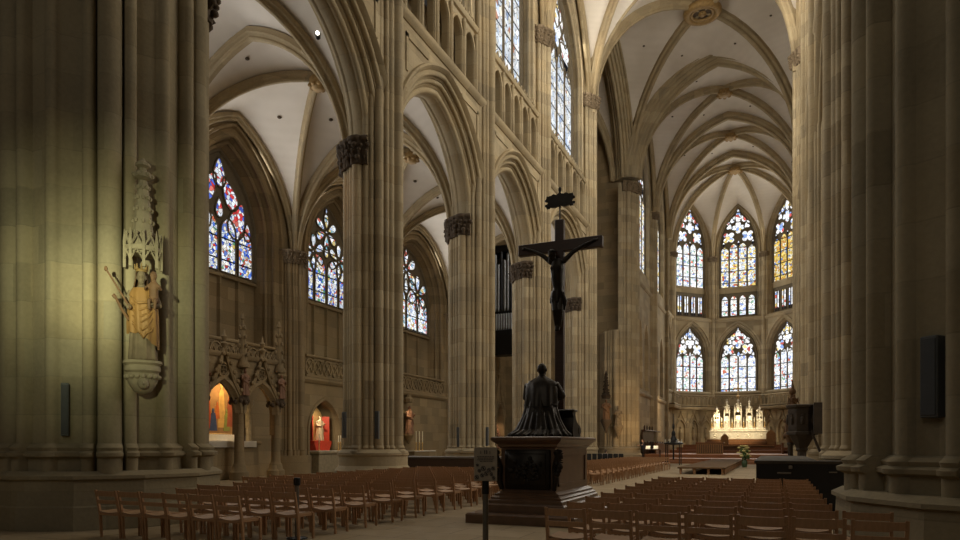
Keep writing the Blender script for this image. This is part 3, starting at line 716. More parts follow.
    if big: LIGHTS.append((F(0, .15, 24.5), F(0, 1.2, 24.5), 2*b, 9.0, 'apse')); LIGHTS.append((F(0, .15, 12.5), F(0, 1.2, 12.5), 2*b, 7.5, 'apse'))
    gallery(F, -L/2+.35, L/2-.35, 6.55, 7.75, .85, 'choir_gallery', ['stone balustrade along the choir side wall, beside the apse', 'stone balustrade under the left apse window', 'stone balustrade under the middle apse window', 'stone balustrade under the right apse window', 'stone balustrade on the hidden right side of the apse'][idx], .62, 'stone', 1)
for i in range(5):
    p, q = APV[i], APV[i+1]; mid = ((p[0]+q[0])/2, (p[1]+q[1])/2); ang = math.atan2(p[1]-q[1], p[0]-q[0])
    F = FD(mid, ang)
    apse_facet(F, math.hypot(q[0]-p[0], q[1]-p[1]), i)
m = MB()
for p in APV:                                        # wall shafts in the angles of the apse
    d = Vector((bo[0]-p[0], bo[1]-p[1])).normalized()
    for e, r in ((.12, .24), (.0, .36)):
        m.tube([(p[0]+d.x*e, p[1]+d.y*e, 0), (p[0]+d.x*e, p[1]+d.y*e, ZV+.7)], r, 10)
    for s in (-1, 1): m.tube([(p[0]+d.x*.12-d.y*.4*s, p[1]+d.y*.12+d.x*.4*s, 0), (p[0]+d.x*.12-d.y*.4*s, p[1]+d.y*.12+d.x*.4*s, ZV+.7)], .13, 8)
struct(m, 'trim_apse_shafts', M['stone'], smooth=40)
# straight choir walls
for x0, sg, nm in ((CX0, 1, 'wall_choir_north'), (CX1, -1, 'wall_choir_south')):
    F = FW(x0, sg); m = MB(); wins = []
    for i in range(2):
        y0, y1 = YCB[i], YCB[i+1]; c = (y0+y1)/2; a = (y1-y0)/2-1.6
        plate(m, F, 0, y0, y1, 0, 16.9, [(c-1.7, 1.2, 7, 11.5, 2.2), (c+1.7, 1.2, 7, 11.5, 2.2)], .4, 8); plate(m, F, 0, y0, y1, 16.9, 36.5, [(c, a, 18.5, 26, 5.4)], .6, 10)
        m.grid([[F(s, -.4, z) for z in (6.5, 14)] for s in (y0, y1)])
        wins.append((c, a))
    ledge(m, F, 0, YCB[0], YCB[2], 16.9, STRING); ledge(m, F, 0, YCB[0], YCB[2], 6.3, STRING)
    for y in YCB[1:2]:
        for dy, r, o in ((0,.3,.3),(-.42,.17,.15),(.42,.17,.15),(-.7,.1,.05),(.7,.1,.05)): m.tube([F(y+dy, o, 0), F(y+dy, o, ZV+.7)], r, 10)
    struct(m, nm, M['stone'], smooth=40)
    for c, a in wins: window(F, c, a, 18.5, 26, 5.3, tracery(c, a, 18.5, 26, 5.3, 4, 1), 'g_apseu', 'g_head', n0=-.5)
m = MB()
for y in YCB[1:2]: leafcap(m, [(a, .62) for a, r in RESP], CX0, y, ZV-.1, .6, .15, [(-1.5, 1.5)], 5)
for p in APV[1:5]: leafcap(m, [(a, .5) for a, r in RESP], p[0], p[1], ZV+.1, .55, .12, [(-PI, PI)], 6)
struct(m, 'trim_choir_capitals', M['leafl'], smooth=60)

# floor: big worn slabs
def floor_mat():
    m, nt, b = mat_new('floor_slabs'); g = N(nt, 'NewGeometry')
    br = N(nt, 'TexBrick'); br.offset = .5; br.inputs['Scale'].default_value = 1; br.inputs['Brick Width'].default_value = 1.3; br.inputs['Row Height'].default_value = .8
    br.inputs['Mortar Size'].default_value = .008; br.inputs['Color1'].default_value = (.33,.25,.15,1); br.inputs['Color2'].default_value = (.41,.315,.195,1); br.inputs['Mortar'].default_value = (.10,.08,.055,1)
    nt.links.new(g.outputs['Position'], br.inputs['Vector'])
    n = N(nt, 'TexNoise'); n.inputs['Scale'].default_value = 2.2; n.inputs['Detail'].default_value = 8; nt.links.new(g.outputs['Position'], n.inputs['Vector'])
    c = mix_(nt, math_(nt, 'MULTIPLY', n.outputs[0], .6), br.outputs[0], (.19,.145,.085))
    nt.links.new(c, b.inputs['Base Color']); nt.links.new(math_(nt, 'ADD', .62, math_(nt, 'MULTIPLY', n.outputs[0], .35)), b.inputs['Roughness']); b.inputs['Specular IOR Level'].default_value = .18
    return m
M['floor'] = floor_mat()
m = MB(); m.box(XA-2, 15, -9, 93, -.2, 0); struct(m, 'floor', M['floor'], smooth=0)
# ------------------------------------------------------------------ figures
def remesh(mb, voxel, smooth=3):
    """weld overlapping shapes into one continuous skin"""
    me = bpy.data.meshes.new('skin'); me.from_pydata(mb.v, [], mb.f); ob = bpy.data.objects.new('skin', me); COL.objects.link(ob)
    r = ob.modifiers.new('r', 'REMESH'); r.mode = 'VOXEL'; r.voxel_size = voxel
    q = ob.modifiers.new('s', 'SMOOTH'); q.iterations = smooth; q.factor = .5
    dg = bpy.context.evaluated_depsgraph_get(); e = ob.evaluated_get(dg).to_mesh()
    o = MB(); o.v = [tuple(v.co) for v in e.vertices]; o.f = [tuple(p.vertices) for p in e.polygons]
    ob.evaluated_get(dg).to_mesh_clear(); bpy.data.objects.remove(ob); bpy.data.meshes.remove(me); return o
def xf(mb, Mx):
    o = MB(); o.v = [tuple(Mx @ Vector(p)) for p in mb.v]; o.f = list(mb.f); return o
def at(p, rz=0, k=1.0): return Matrix.Translation(p) @ Matrix.Rotation(rz, 4, 'Z') @ Matrix.Scale(k, 4)
def rings(mb, R, n=36, folds=0, nf=9, ph=0, sway=0):
    """R = (z, cx, cy, rx, ry, fold depth)"""
    L = []
    for z, cx, cy, rx, ry, fd in R:
        row = []
        for j in range(n):
            t = 2*PI*j/n; k = 1 + fd*(math.sin(nf*t+ph+sway*z)+.5*math.sin((2*nf+1)*t+1.3*ph))
            row.append((cx+rx*k*math.cos(t), cy+ry*k*math.sin(t), z))
        L.append(row)
    mb.loft(L)
def head(mb, c, k=1.0, rz=0, tilt=0):
    """face towards -y: skull, jaw, nose, brow, ears, neck"""
    h = MB()
    h.ball((0,0,.02), (.075,.095,.105), 14, 10); h.ball((0,-.03,-.055), (.055,.062,.07), 12, 8)
    h.tube([(0,-.088,.035),(0,-.112,-.012),(0,-.09,-.025)], [.012,.02,.012], 6)
    for s in (-1, 1):
        h.ball((s*.03,-.085,.04), (.02,.012,.008), 7, 5); h.ball((s*.076,.005,.0), (.014,.022,.034), 7, 5); h.ball((s*.032,-.082,.02), (.013,.012,.009), 7, 5)
    h.ball((0,-.085,-.055), (.026,.014,.008), 7, 5); h.tube([(0,.01,-.05),(0,.02,-.17)], [.05,.06], 10)
    mb.merge(xf(h, at(c, rz, k) @ Matrix.Rotation(tilt, 4, 'X')))
def hand(mb, p, d, k=1.0):
    """palm with five fingers, pointing along d"""
    d = Vector(d).normalized(); u = d.orthogonal().normalized(); p = Vector(p)
    mb.ball(p, .04*k, 8, 6)
    for i in range(4):
        o = p + u*(i-1.5)*.02*k + d*.03*k; mb.tube([o, o+d*.045*k, o+d*(.075-.006*abs(i-1.4))*k+d.cross(u)*.015*k], [.010*k,.009*k,.007*k], 6)
    o = p + u*.035*k; mb.tube([o, o+(u+d)*.03*k, o+(u*.6+d*1.6)*.035*k], [.012*k,.010*k,.008*k], 6)
def saint(h=1.0, seed=0, hat=False):
    """standing robed figure facing -y, height h"""
    R = random.Random(seed); m = MB(); p = R.uniform(0, 6); sw = R.uniform(-2, 2)
    rings(m, [(0,0,0,.19,.15,.09),(.06,0,0,.185,.145,.10),(.30,.0,0,.155,.125,.10),(.50,.015,0,.15,.12,.07),(.60,.0,.0,.145,.11,.05),(.70,0,0,.16,.11,.03),(.79,0,0,.17,.10,.02),(.83,0,.0,.11,.08,0),(.86,0,.0,.05,.05,0)], 30, 0, 7, p, sw)
    head(m, (0,-.01,.925), .66)
    e = R.choice((-1, 1))
    m.tube([(-e*.16,0,.79),(-e*.21,-.03,.63),(-e*.08,-.15,.60)], [.05,.048,.035], 8); m.tube([(e*.16,0,.79),(e*.2,-.05,.62),(e*.10,-.17,.70)], [.05,.05,.035], 8)
    m.tube([(-.14,-.05,.6),(0,-.14,.5),(.14,-.1,.34)], .03, 6)
    if hat: m.tube([(0,0,.96),(0,0,1.0),(0,0,1.09)], [.06,.055,.01], 8)
    o = remesh(m, .013, 2); return xf(o, Matrix.Scale(h, 4))
SAINT = [saint(1, 3), saint(1, 8, True), saint(1, 21)]
M['limew'] = plain('pale_gilded_figure', (.55,.40,.24), .5, .1, var=.6, scale=5)
M['gold'] = plain('gilt_mantle', (.30,.16,.05), .6, .15, var=.35, scale=4)
M['robe'] = plain('weathered_pale_stone', (.31,.255,.165), .8, var=.4, scale=6)
M['robe2'] = plain('brown_grey_robe', (.20,.15,.09), .8, var=.5, scale=6)
M['wood_statue'] = plain('carved_limewood', (.16,.085,.04), .7, var=.45, scale=5)
M['polych'] = plain('painted_statue', (.21,.11,.065), .6, var=.6, scale=3)
M['bronze'] = plain('dark_bronze', (.030,.024,.018), .42, .7, var=.5, scale=7, bump=.3)
M['darkwood'] = plain('dark_wood', (.052,.026,.014), .45, var=.4, scale=3, stretch=(1,1,12))
M['brownwood'] = plain('brown_stalls_wood', (.17,.075,.028), .45, var=.4, scale=3, stretch=(2,2,.4))
M['redwood'] = plain('choir_floor_boards', (.26,.105,.04), .5, var=.35, scale=2, stretch=(.3,6,1))
M['chair'] = plain('chair_beech', (.40,.222,.11), .5, var=.3, scale=6, stretch=(8,1,1), spec=.35)
M['seat'] = plain('chair_seat_ply', (.40,.25,.145), .6, var=.25, scale=6, stretch=(1,8,1), spec=.25)
M['black'] = plain('black_cloth', (.012,.011,.010), .7, var=.3)
M['blackm'] = plain('black_metal', (.02,.02,.02), .4, .3, var=.3)
M['steel'] = plain('brushed_post', (.22,.20,.17), .4, .8, var=.2)
M['speaker'] = plain('speaker_grey', (.085,.088,.085), .5, var=.2)
M['grille'] = plain('speaker_grille', (.06,.062,.062), .7)
M['silver'] = plain('altar_silver', (.80,.74,.60), .38, .35, var=.25, scale=5)
M['gilt2'] = plain('altar_gilt', (.75,.5,.2), .35, .6, var=.3)
M['white'] = plain('altar_linen', (.75,.70,.60), .8, var=.1)
M['red'] = plain('red_paint', (.55,.05,.02), .5, var=.2)
M['skin'] = plain('skin', (.55,.34,.24), .6, var=.1)
M['marble'] = plain('red_brown_marble', (.135,.075,.042), .3, var=.5, scale=3.5, spec=.6)
M['candle'] = plain('wax', (.8,.74,.58), .5, var=.1)
M['paper'] = plain('lit_paper', (.85,.8,.68), .8, var=.05)
M['green'] = plain('leaf_green', (.08,.14,.04), .6, var=.4)
M['petal'] = plain('yellow_white_petals', (.8,.68,.3), .6, var=.3, scale=12)

# ------------------------------------------------------------------ the lit Madonna on the tower pier
od = Vector((.80,-.60,0)); rot_m = math.atan2(od.x, -od.y)              # figures face -y by default
def on_pier(px, z): u = (px-480)/FPX_; return Vector(((-SN+u*CS)*z, (CS+u*SN)*z, 0))
FPX_ = 665.0; TH_ = math.atan2(295.0, FPX_); SN, CS = math.sin(TH_), math.cos(TH_)
def pix(px, py, z): p = on_pier(px, z); return Vector((p.x, p.y, 1.55+(445-py)*z/FPX_))
mb0 = on_pier(143, 12.42)
t = thing('madonna_statue', 'lit Madonna statue holding the child, gold mantle, on the left tower pier', 'statue', (mb0.x, mb0.y, 3.13), rot_m)
T = WM[t.name] @ Matrix.Diagonal((.9,1,1,1))
m = MB(); rings(m, [(0,0,0,.27,.20,.07),(.10,0,0,.26,.2,.09),(.45,.0,0,.24,.19,.09),(.80,.02,0,.21,.17,.05),(1.0,.01,0,.19,.15,.03),(1.18,0,0,.21,.15,.02),(1.30,0,0,.22,.13,.0),(1.36,0,0,.12,.1,0)], 36, 0, 8)
head(m, (-.03,-.03,1.53), 1.15, -.15)
m.tube([(-.2,0,1.26),(-.30,-.06,1.02),(-.24,-.22,.92)], [.08,.07,.05], 8); hand(m, (-.25,-.25,.93), (-.3,-.7,.5), 1.0)
m.tube([(.2,0,1.26),(.29,-.08,1.02),(.14,-.24,1.0)], [.08,.07,.05], 8); hand(m, (.12,-.27,1.0), (.4,-.6,.1), 1.0)
xf(remesh(m, .016, 2), T).build('body', M['robe2'], t, 60)
m = MB()
def half_rings(mb, R, a0, a1, n=26, nf=9, ph=0):
    L = []
    for z, cx, cy, rx, ry, fd in R:
        L.append([(cx+rx*(1+fd*math.sin(nf*q+ph+z*3))*math.cos(q), cy+ry*(1+fd*math.sin(nf*q+ph+z*3))*math.sin(q), z) for q in [a0+(a1-a0)*j/n for j in range(n+1)]])
    mb.grid(L)
half_rings(m, [(.42,0,0,.29,.22,.05),(.6,0,-.01,.29,.235,.08),(.85,0,-.02,.275,.235,.08),(1.05,0,-.01,.27,.22,.06),(1.22,0,0,.265,.19,.04),(1.33,0,0,.2,.15,.02)], -PI*1.02, PI*.22, 40, 10)
for k in range(6):                                                        # hanging swags of the mantle
    z0 = 1.16-.105*k; m.tube([(-.262+.02*k,-.08,z0+.03),(-.20,-.17,z0-.05),(-.10+.02*k,-.235,z0-.14-.02*k),(.05,-.25,z0-.12),(.15,-.215,z0+.01),(.23,-.13,z0+.10)], [.006,.016,.024,.024,.016,.006], 6)
for i, (x, y, z) in enumerate(m.v):
    if z < .66: m.v[i] = (x, y, z - .20*max(-.3, x/.28) + .012*math.sin(9*math.atan2(y, x)))
xf(m, T).build('mantle', M['gold'], t, 60)
m = MB(); half_rings(m, [(1.30,-.03,.02,.16,.13,.03),(1.5,-.03,.03,.115,.12,.03),(1.66,-.03,.03,.10,.10,.02)], -.5, PI+.5, 20); xf(m, T).build('hair', M['wood_statue'], t, 60)
m = MB(); m.lathe([(.10,0),(.115,.03),(.10,.05)], (-.03,0,1.64), 14)
for k in range(8): q = 2*PI*k/8; m.tube([(-.03+.108*math.cos(q),.108*math.sin(q),1.68),(-.03+.125*math.cos(q),.125*math.sin(q),1.78)], [.026,.012], 6)
xf(m, T).build('crown', M['gilt'], t, 50)
m = MB(); rings(m, [(0,0,0,.09,.08,.06),(.2,0,0,.085,.075,.04),(.34,0,0,.10,.075,0),(.40,0,0,.05,.05,0)], 20, 0, 5); head(m, (0,-.01,.49), .80, -.5)
for s in (-1, 1): m.tube([(s*.08,0,.33),(s*.15,-.06,.24),(s*.11,-.15,.27)], [.035,.03,.022], 7); m.tube([(s*.04,-.02,.05),(s*.06,-.14,.02),(s*.05,-.15,-.15)], [.045,.04,.025], 7)
xf(remesh(m, .013, 2), T @ at((.19,-.20,1.05), -.3)).build('child_figure', M['wood_statue'], t, 60)
m = MB(); m.tube([(-.24,-.27,.90),(-.40,-.33,1.14),(-.66,-.42,1.52)], [.022,.018,.016], 7); m.ball((-.67,-.42,1.54), (.035,.035,.05), 7, 5); xf(m, T).build('sceptre', M['wood_statue'], t)
m = MB(); m.tube([(-.27,-.12,.72),(-.40,-.2,.90),(-.50,-.24,1.08)], [.03,.03,.024], 7); m.tube([(-.50,-.24,1.08),(-.55,-.25,1.13)], .035, 6); xf(m, T).build('broken_staff', M['wood_statue'], t)
t = thing('statue_console', 'carved stone console with a face under the lit Madonna', 'console', (mb0.x, mb0.y, 2.5), rot_m); T = WM[t.name]
m = MB(); m.loft([[(r*math.cos(a), .12+r*.85*math.sin(a) if True else 0, z) for a in [2*PI*k/16 for k in range(16)]] for r, z in ((.33,.63),(.34,.58),(.29,.54),(.31,.50),(.31,.44),(.26,.40))][::-1]); xf(m, T).build('shelf', M['robe'], t, 40)
m = MB(); m.loft([[(r*math.cos(a), .14+r*.8*math.sin(a), z) for a in [2*PI*k/16 for k in range(16)]] for r, z in ((.04,.0),(.16,.07),(.25,.22),(.28,.36),(.28,.41))])
m.ball((0,-.07,.20), (.10,.07,.11), 10, 8); m.ball((0,-.15,.19), (.025,.03,.03), 6, 5)
for k in range(9): a = PI+PI*k/8; m.ball((.27*math.cos(a), .14+.22*math.sin(a), .33), (.055,.05,.05), 7, 5)
xf(m, T).build('mask_corbel', M['robe'], t, 60)
cn = on_pier(143, 12.5)
t = thing('statue_canopy', 'tall pinnacled stone canopy above the Madonna on the tower pier', 'canopy', (cn.x, cn.y, 4.9), rot_m); T = WM[t.name]
m = MB()
for k in range(5):
    a = -PI+PI*k/4; x, y = .31*math.cos(a), .24*math.sin(a)
    m.tube([(x,y,-.05),(x,y,.42)], .035, 4); m.tube([(x,y,.42),(x,y,.66)], [.04,.006], 4)
    if k < 4:
        b = -PI+PI*(k+1)/4; x2, y2 = .31*math.cos(b), .24*math.sin(b); c = ((x+x2)/2*1.06, (y+y2)/2*1.06)
        m.tube([(x,y,.08),(c[0],c[1],.28),(x2,y2,.08)], .022, 5); m.tube([(x,y,.30),(c[0],c[1],.56),(x2,y2,.30)], .022, 5); m.ball((c[0],c[1],.58), .035, 6, 4)
        m.loft([[(x,y,z) for x,y in ((x,y),(c[0],c[1]),(x2,y2),(0,.1))] for z in (.27,.36)])
xf(m, T).build('gables', M['robe'], t, 40)
m = MB(); m.loft([[(r*math.cos(2*PI*k/8), .05+r*.85*math.sin(2*PI*k/8), z) for k in range(8)] for r, z in ((.28,.22),(.27,.34),(.20,.45),(.17,.75),(.14,1.05),(.10,1.45),(.07,1.68))])
for zz, r in ((.62,.19),(.85,.17),(1.08,.15),(1.30,.125),(1.50,.10)):
    for k in range(8): m.ball((r*math.cos(2*PI*k/8), .05+r*.85*math.sin(2*PI*k/8), zz), (.035,.035,.05), 6, 4)
xf(m, T).build('spire', M['robe'], t, 35)
m = MB(); m.lathe([(.05,1.62),(.16,1.68),(.16,1.76),(.07,1.80),(.07,1.86),(.13,1.90),(.13,1.95),(.05,2.0),(.03,2.05)], (0,.05,0), 8)
for k in range(6): a = 2*PI*k/6; m.ball((.15*math.cos(a), .05+.13*math.sin(a), 1.73), .05, 6, 4)
xf(m, T).build('finial', M['robe'], t, 40)

# ------------------------------------------------------------------ speakers
def column_speaker(px, y0, y1, z, w, label, face, tilt=0):
    p0, p1 = pix(px, y1, z), pix(px, y0, z); h = p1.z-p0.z
    t = thing('column_speaker', label, 'speaker', p0, face, 'column loudspeakers on the piers'); t.rotation_euler = (tilt, 0, face)
    m = MB(); m.bbox(-w/2, w/2, -.05, .11, 0, h, .012); m.build('cabinet', M['speaker'], t, 30, local=True)
    m = MB(); m.bbox(-w/2+.015, w/2-.015, -.062, -.045, .03, h-.03, .006); m.build('grille', M['grille'], t, 30, local=True)
    m = MB(); m.box(-.02,.02,.1,.22,h*.25-.03,h*.25+.03); m.box(-.02,.02,.1,.22,h*.75-.03,h*.75+.03); m.build('bracket', M['blackm'], t, 0, local=True)
column_speaker(65, 383, 436, 12.2, .13, 'slim grey column speaker on the left tower pier, left of the Madonna', .95)
column_speaker(931, 336, 418, 7.75, .20, 'large tilted black speaker on the dark right hand tower pier', -.75, .0)
column_speaker(839.5, 414, 440, 18.5, .13, 'small column speaker on the right hand pier behind the dark stage', -.6)
column_speaker(377, 411, 439, 21.6, .13, 'column speaker on the middle face of the nearest slender pier', .35)
column_speaker(344.5, 412, 438, 21.9, .11, 'column speaker at the left edge of the nearest slender pier', 1.0)
column_speaker(458, 427, 447, 29.3, .11, 'left one of two small speakers on the pier behind the notice', .5)
column_speaker(487, 427, 446, 29.4, .11, 'right one of two small speakers on the pier behind the notice', .1)

# ------------------------------------------------------------------ chairs
def chair_proto(nm='wooden_chair'):
    t = thing(nm, '', 'chair', (0,0,0)); W = .235
    m = MB()
    rows = []                                        # dished ply seat
    for z_ in (0, .014):
        for j in range(7): pass
    top = [[(-W+.02+2*(W-.02)*i/10, .0+.42*j/6, .448-.028*(1-((i-5)/5)**2)*(1-.35*j/6)+.006*(j/6)) for i in range(11)] for j in range(7)]
    m.loft([r + [(x, y, z-.014) for x, y, z in r[::-1]] for r in top]); m.build('seat', M['seat'], t, 40, local=True)
    m = MB()
    for s in (-1, 1): m.bbox(s*(W-.012)-.011, s*(W-.012)+.011, .02, .40, .385, .435, .004)
    m.bbox(-W, W, .385, .405, .375, .43, .004); m.bbox(-W, W, .0, .02, .375, .42, .004); m.build('seat_frame', M['chair'], t, 30, local=True)
    for zc, h in ((.742, .085), (.605, .062)):
        m = MB(); pts = [(-W+2*W*i/8, -.045-.02*(zc-.6)/.2+.022*((i-4)/4)**2-.022) for i in range(9)]
        m.loft([[(x, y+a, zc+b) for a, b in ((0,-h/2),(.018,-h/2),(.018,h/2),(0,h/2))] for x, y in pts]); m.build('back_slat', M['chair'], t, 40, local=True)
    for s in (-1, 1):
        x = s*W
        m = MB(); m.loft([[(x-.018, y, z), (x+.018, y, z), (x+.018, y+d, z), (x-.018, y+d, z)] for y, d, z in ((.03,.030,0),(.0,.040,.40),(-.02,.036,.52),(-.075,.026,.80))]); m.build('back_post', M['chair'], t, 30, local=True)
        m = MB(); m.loft([[(x-.018, y, z), (x+.018, y, z), (x+.018, y+d, z), (x-.018, y+d, z)] for y, d, z in ((.385,.028,0),(.375,.042,.43))]); m.build('leg', M['chair'], t, 30, local=True)
    return t
CP = chair_proto(); CPK = [(k, []) for k in kids(CP)]; first = [True]
def put_chair(x, y, rz, label, group):
    if first[0]:
        first[0] = False; CP.location = (x, y, 0); CP.rotation_euler.z = rz; CP['label'] = label; CP['group'] = group; return
    dup(CP, (x, y, 0), rz, label, group, CPK)
RC = random.Random(4)
CNT = [6, 5, 6, 6, 7] + [9]*10
for k, n in enumerate(CNT):
    y = 7.62+.95*k
    for j in range(n):
        put_chair((-7.50 if k == 0 else -7.24)-.53*j, y+RC.uniform(-.015,.015), RC.uniform(-.015,.015), 'brown slatted chair, %s from the aisle end in the %s row of the left block' % (ORD[j+1], ORD[k+1]), 'wooden chairs in the left block')
for k in range(10):
    y = 7.75+.95*k
    for j in range(7 if k < 2 else 6):
        put_chair(-2.30+.543*j, y+RC.uniform(-.015,.015), RC.uniform(-.015,.015), 'brown slatted chair, %s from the monument side in the %s row of the right block' % (ORD[j+1], ORD[k+1]), 'wooden chairs in the right block')
# chairs of the far block, too small to show their pieces
m = MB()
for k in CPK: m.v, m.f = m.v, m.f; o = len(m.v); m.v += [tuple(v.co) for v in k[0].data.vertices]; m.f += [tuple(i+o for i in p.vertices) for p in k[0].data.polygons]
far = m.build('wooden_chair', M['chair'], None, 30); far['category'] = 'chair'; ff = True
for k in range(19):
    for j in range(5):
        o = far if ff else far.copy()
        if not ff: COL.objects.link(o)
        ff = False; o.location = (-6.35-.54*j, 25.2+1.0*k, 0); o['group'] = 'wooden chairs of the far block'
        o['label'] = 'small brown chair, %s from the aisle in the %s row beyond the monument' % (ORD[j+1], ORD[k+1])
# black chairs before the crossing pier
def black_chair(i):
    t = thing('black_chair', 'black padded chair, %s from the left in the row before the far piers' % ORD[i+1], 'chair', (-11.55+.36*i, 44.4, 0), 0, 'black chairs before the far piers')
    m = MB(); m.bbox(-.16,.16,0,.42,.40,.48,.03); m.build('seat', M['black'], t, 40, local=True)
    m = MB(); m.bbox(-.16,.16,-.06,.0,.50,.97,.03); m.build('backrest', M['black'], t, 40, local=True)
    for x in (-.14,.14):
        for y in (.0,.4): m = MB(); m.tube([(x,y,0),(x,y,.42)], .015, 5); m.build('leg', M['blackm'], t, local=True)
    for x in (-.14,.14): m = MB(); m.tube([(x,.0,.42),(x,-.03,.55)], .015, 5); m.build('back_frame', M['blackm'], t, local=True)
for i in range(7): black_chair(i)

# ------------------------------------------------------------------ people
def person(nm, label, loc, rz, sit, coat, trs):
    t = thing(nm, label, 'person', loc, rz); T = WM[t.name]; s = .45 if sit else .86
    b = MB(); head(b, (0,-.03,s+.68), 1.05)
    for e in (-1, 1): hand(b, (e*.12,-.42,s+.27), (-e*.3,-1,0)); b.tube([(e*.2,-.16,s+.22),(e*.12,-.40,s+.27)], [.035,.03], 7)
    b.tube([(0,.0,s+.5),(0,0,s)], [.1,.12], 8)
    for e in (-1, 1): b.tube([(e*.2,-.16,s+.22),(e*.2,0,s+.48),(0,0,s+.48)], .04, 6)
    xf(remesh(b, .014, 2), T).build('body', M['skin'], t, 60)
    m = MB(); rings(m, [(s-.06,0,0,.19,.14,.02),(s+.1,0,0,.18,.13,.02),(s+.35,0,0,.2,.13,.01),(s+.48,0,0,.19,.11,0),(s+.54,0,0,.08,.08,0)], 24, 0, 5)
    for e in (-1, 1): m.tube([(e*.19,0,s+.46),(e*.23,.0,s+.22),(e*.15,-.32,s+.25)], [.075,.065,.05], 8)
    xf(remesh(m, .018, 2), T).build('jacket', coat, t, 60)
    m = MB()
    for e in (-1, 1):
        if sit: m.tube([(e*.09,0,s),(e*.1,-.42,s+.02),(e*.1,-.43,.08)], [.1,.08,.06], 8); m.ball((e*.1,-.5,.05), (.05,.13,.05), 8, 6)
        else: m.tube([(e*.09,0,s),(e*.1,-.01,s*.5),(e*.1,.02,.08)], [.1,.075,.06], 8); m.ball((e*.1,-.05,.05), (.05,.13,.05), 8, 6)
    xf(remesh(m, .018, 2), T).build('trousers', trs, t, 60)
    m = MB(); m.ball((0,-.005,s+.725), (.088,.10,.10), 12, 8); m.ball((0,.05,s+.67), (.075,.06,.09), 10, 8); xf(m, T).build('hair', M['leaf'], t, 60)
M['navy'] = plain('dark_blue_coat', (.02,.025,.05), .8); M['grey_c'] = plain('pale_jacket', (.30,.26,.24), .8)
person('person', 'person in a pale top seated among the black chairs before the far piers', (-10.47, 44.57, .0), PI, True, M['grey_c'], M['black'])
pp = pix(643, 445, 60)
person('person', 'person in a dark blue coat standing at the lit table by the far pier', (pp.x, pp.y, .4), -1.2, False, M['navy'], M['black'])

# ------------------------------------------------------------------ monument: pedestal, kneeling bishop, crucifix
PX, PY0, PY1 = -4.52, 12.55, 14.95
t = thing('monument_pedestal', 'brown marble pedestal with dark bronze front carrying the kneeling bishop', 'pedestal', (PX, (PY0+PY1)/2, 0))
def slab(nm, g, z0, z1, mt, prof=None):
    m = MB(); P = prof or [(g, z0), (g, z1-.03), (g-.03, z1)]
    m.loft([[(PX-.57-a, PY0-a, z), (PX+.57+a, PY0-a, z), (PX+.57+a, PY1+a, z), (PX-.57-a, PY1+a, z)] for a, z in P]); return m.build(nm, mt, t, 25)
slab('step', .55, 0, .2, M['marble']); slab('step', .26, .2, .38, M['marble'])
slab('base_moulding', .2, .38, .6, M['marble'], [(.20,.38),(.20,.44),(.16,.47),(.17,.5),(.1,.54),(.11,.57),(.02,.62)])
slab('body', 0, .6, 1.5, M['marble'], [(0,.6),(0,1.5)])
slab('cornice', .2, 1.5, 1.72, M['marble'], [(.0,1.48),(.05,1.52),(.06,1.56),(.14,1.62),(.17,1.65),(.17,1.70),(.13,1.72)])
m = MB(); m.bbox(PX-.48, PX+.48, PY0-.06, PY0+.02, .66, 1.46, .02)
m.bbox(PX-.40, PX+.40, PY0-.085, PY0-.05, .74, 1.38, .015)
R_ = random.Random(2)
for k in range(46):
    a = R_.uniform(0, 2*PI); r = R_.uniform(.05,.36); m.ball((PX+r*math.cos(a), PY0-.09, 1.05+.26/.36*r*math.sin(a)), (R_.uniform(.03,.07), .035, R_.uniform(.03,.06)), 7, 5)
m.build('bronze_relief', M['bronze'], t, 50)
for s in (-1, 1):                                    # leafy corner brackets
    m = MB(); x = PX+s*.55
    m.tube([(x,PY0-.02,.66),(x+s*.05,PY0-.06,.85),(x+s*.02,PY0-.05,1.1),(x+s*.10,PY0-.09,1.3),(x+s*.14,PY0-.10,1.46)], [.05,.06,.05,.07,.05], 8)
    for k in range(7): m.ball((x+s*(.08+.03*(k % 3)), PY0-.10, .98+.07*k), (.07,.05,.06), 7, 5); m.tube([(x+s*.06,PY0-.09,1.2+.03*k),(x+s*(.2+.015*(k%2)),PY0-.11,1.16+.045*k)], [.04,.01], 5)
    m.build('corner_ornament', M['bronze'], t, 50)
m = MB()
for y0, y1 in ((PY0+.18, PY1-.18),):
    x = PX+.57
    for a, b, c, d in ((y0, y1, .72, .77), (y0, y1, 1.33, 1.38)): m.box(x, x+.025, a, b, c, d)
    for a in (y0, y1-.05): m.box(x, x+.025, a, a+.05, .72, 1.38)
m.build('side_panel', M['marble'], t, 0)
KB = (PX-.03, 13.4, 1.72)
t = thing('kneeling_bishop', 'dark bronze kneeling figure in a long cape seen from behind', 'statue', KB); T = WM[t.name]
m = MB()
rings(m, [(0,0,.0,.54,.62,.05),(.05,0,.0,.52,.58,.07),(.16,0,.03,.43,.46,.10),(.40,0,.04,.36,.34,.07),(.70,0,.05,.29,.26,.05),(.92,0,.07,.27,.22,.03),(1.06,0,.09,.29,.21,.02),(1.16,0,.1,.26,.18,0),(1.23,0,.11,.14,.12,0),(1.28,0,.12,.07,.07,0)], 44, 0, 9, .4, 1.0)
for k in range(12):
    a = PI+PI*k/11; m.tube([(.3*math.cos(a), .05+.3*math.sin(a), .5),(.46*math.cos(a+.05), .05+.5*math.sin(a+.05), .12),(.60*math.cos(a), .72*math.sin(a), .02)], [.03,.05,.04], 6)
head(m, (0,.12,1.40), 1.18, PI, -.12)
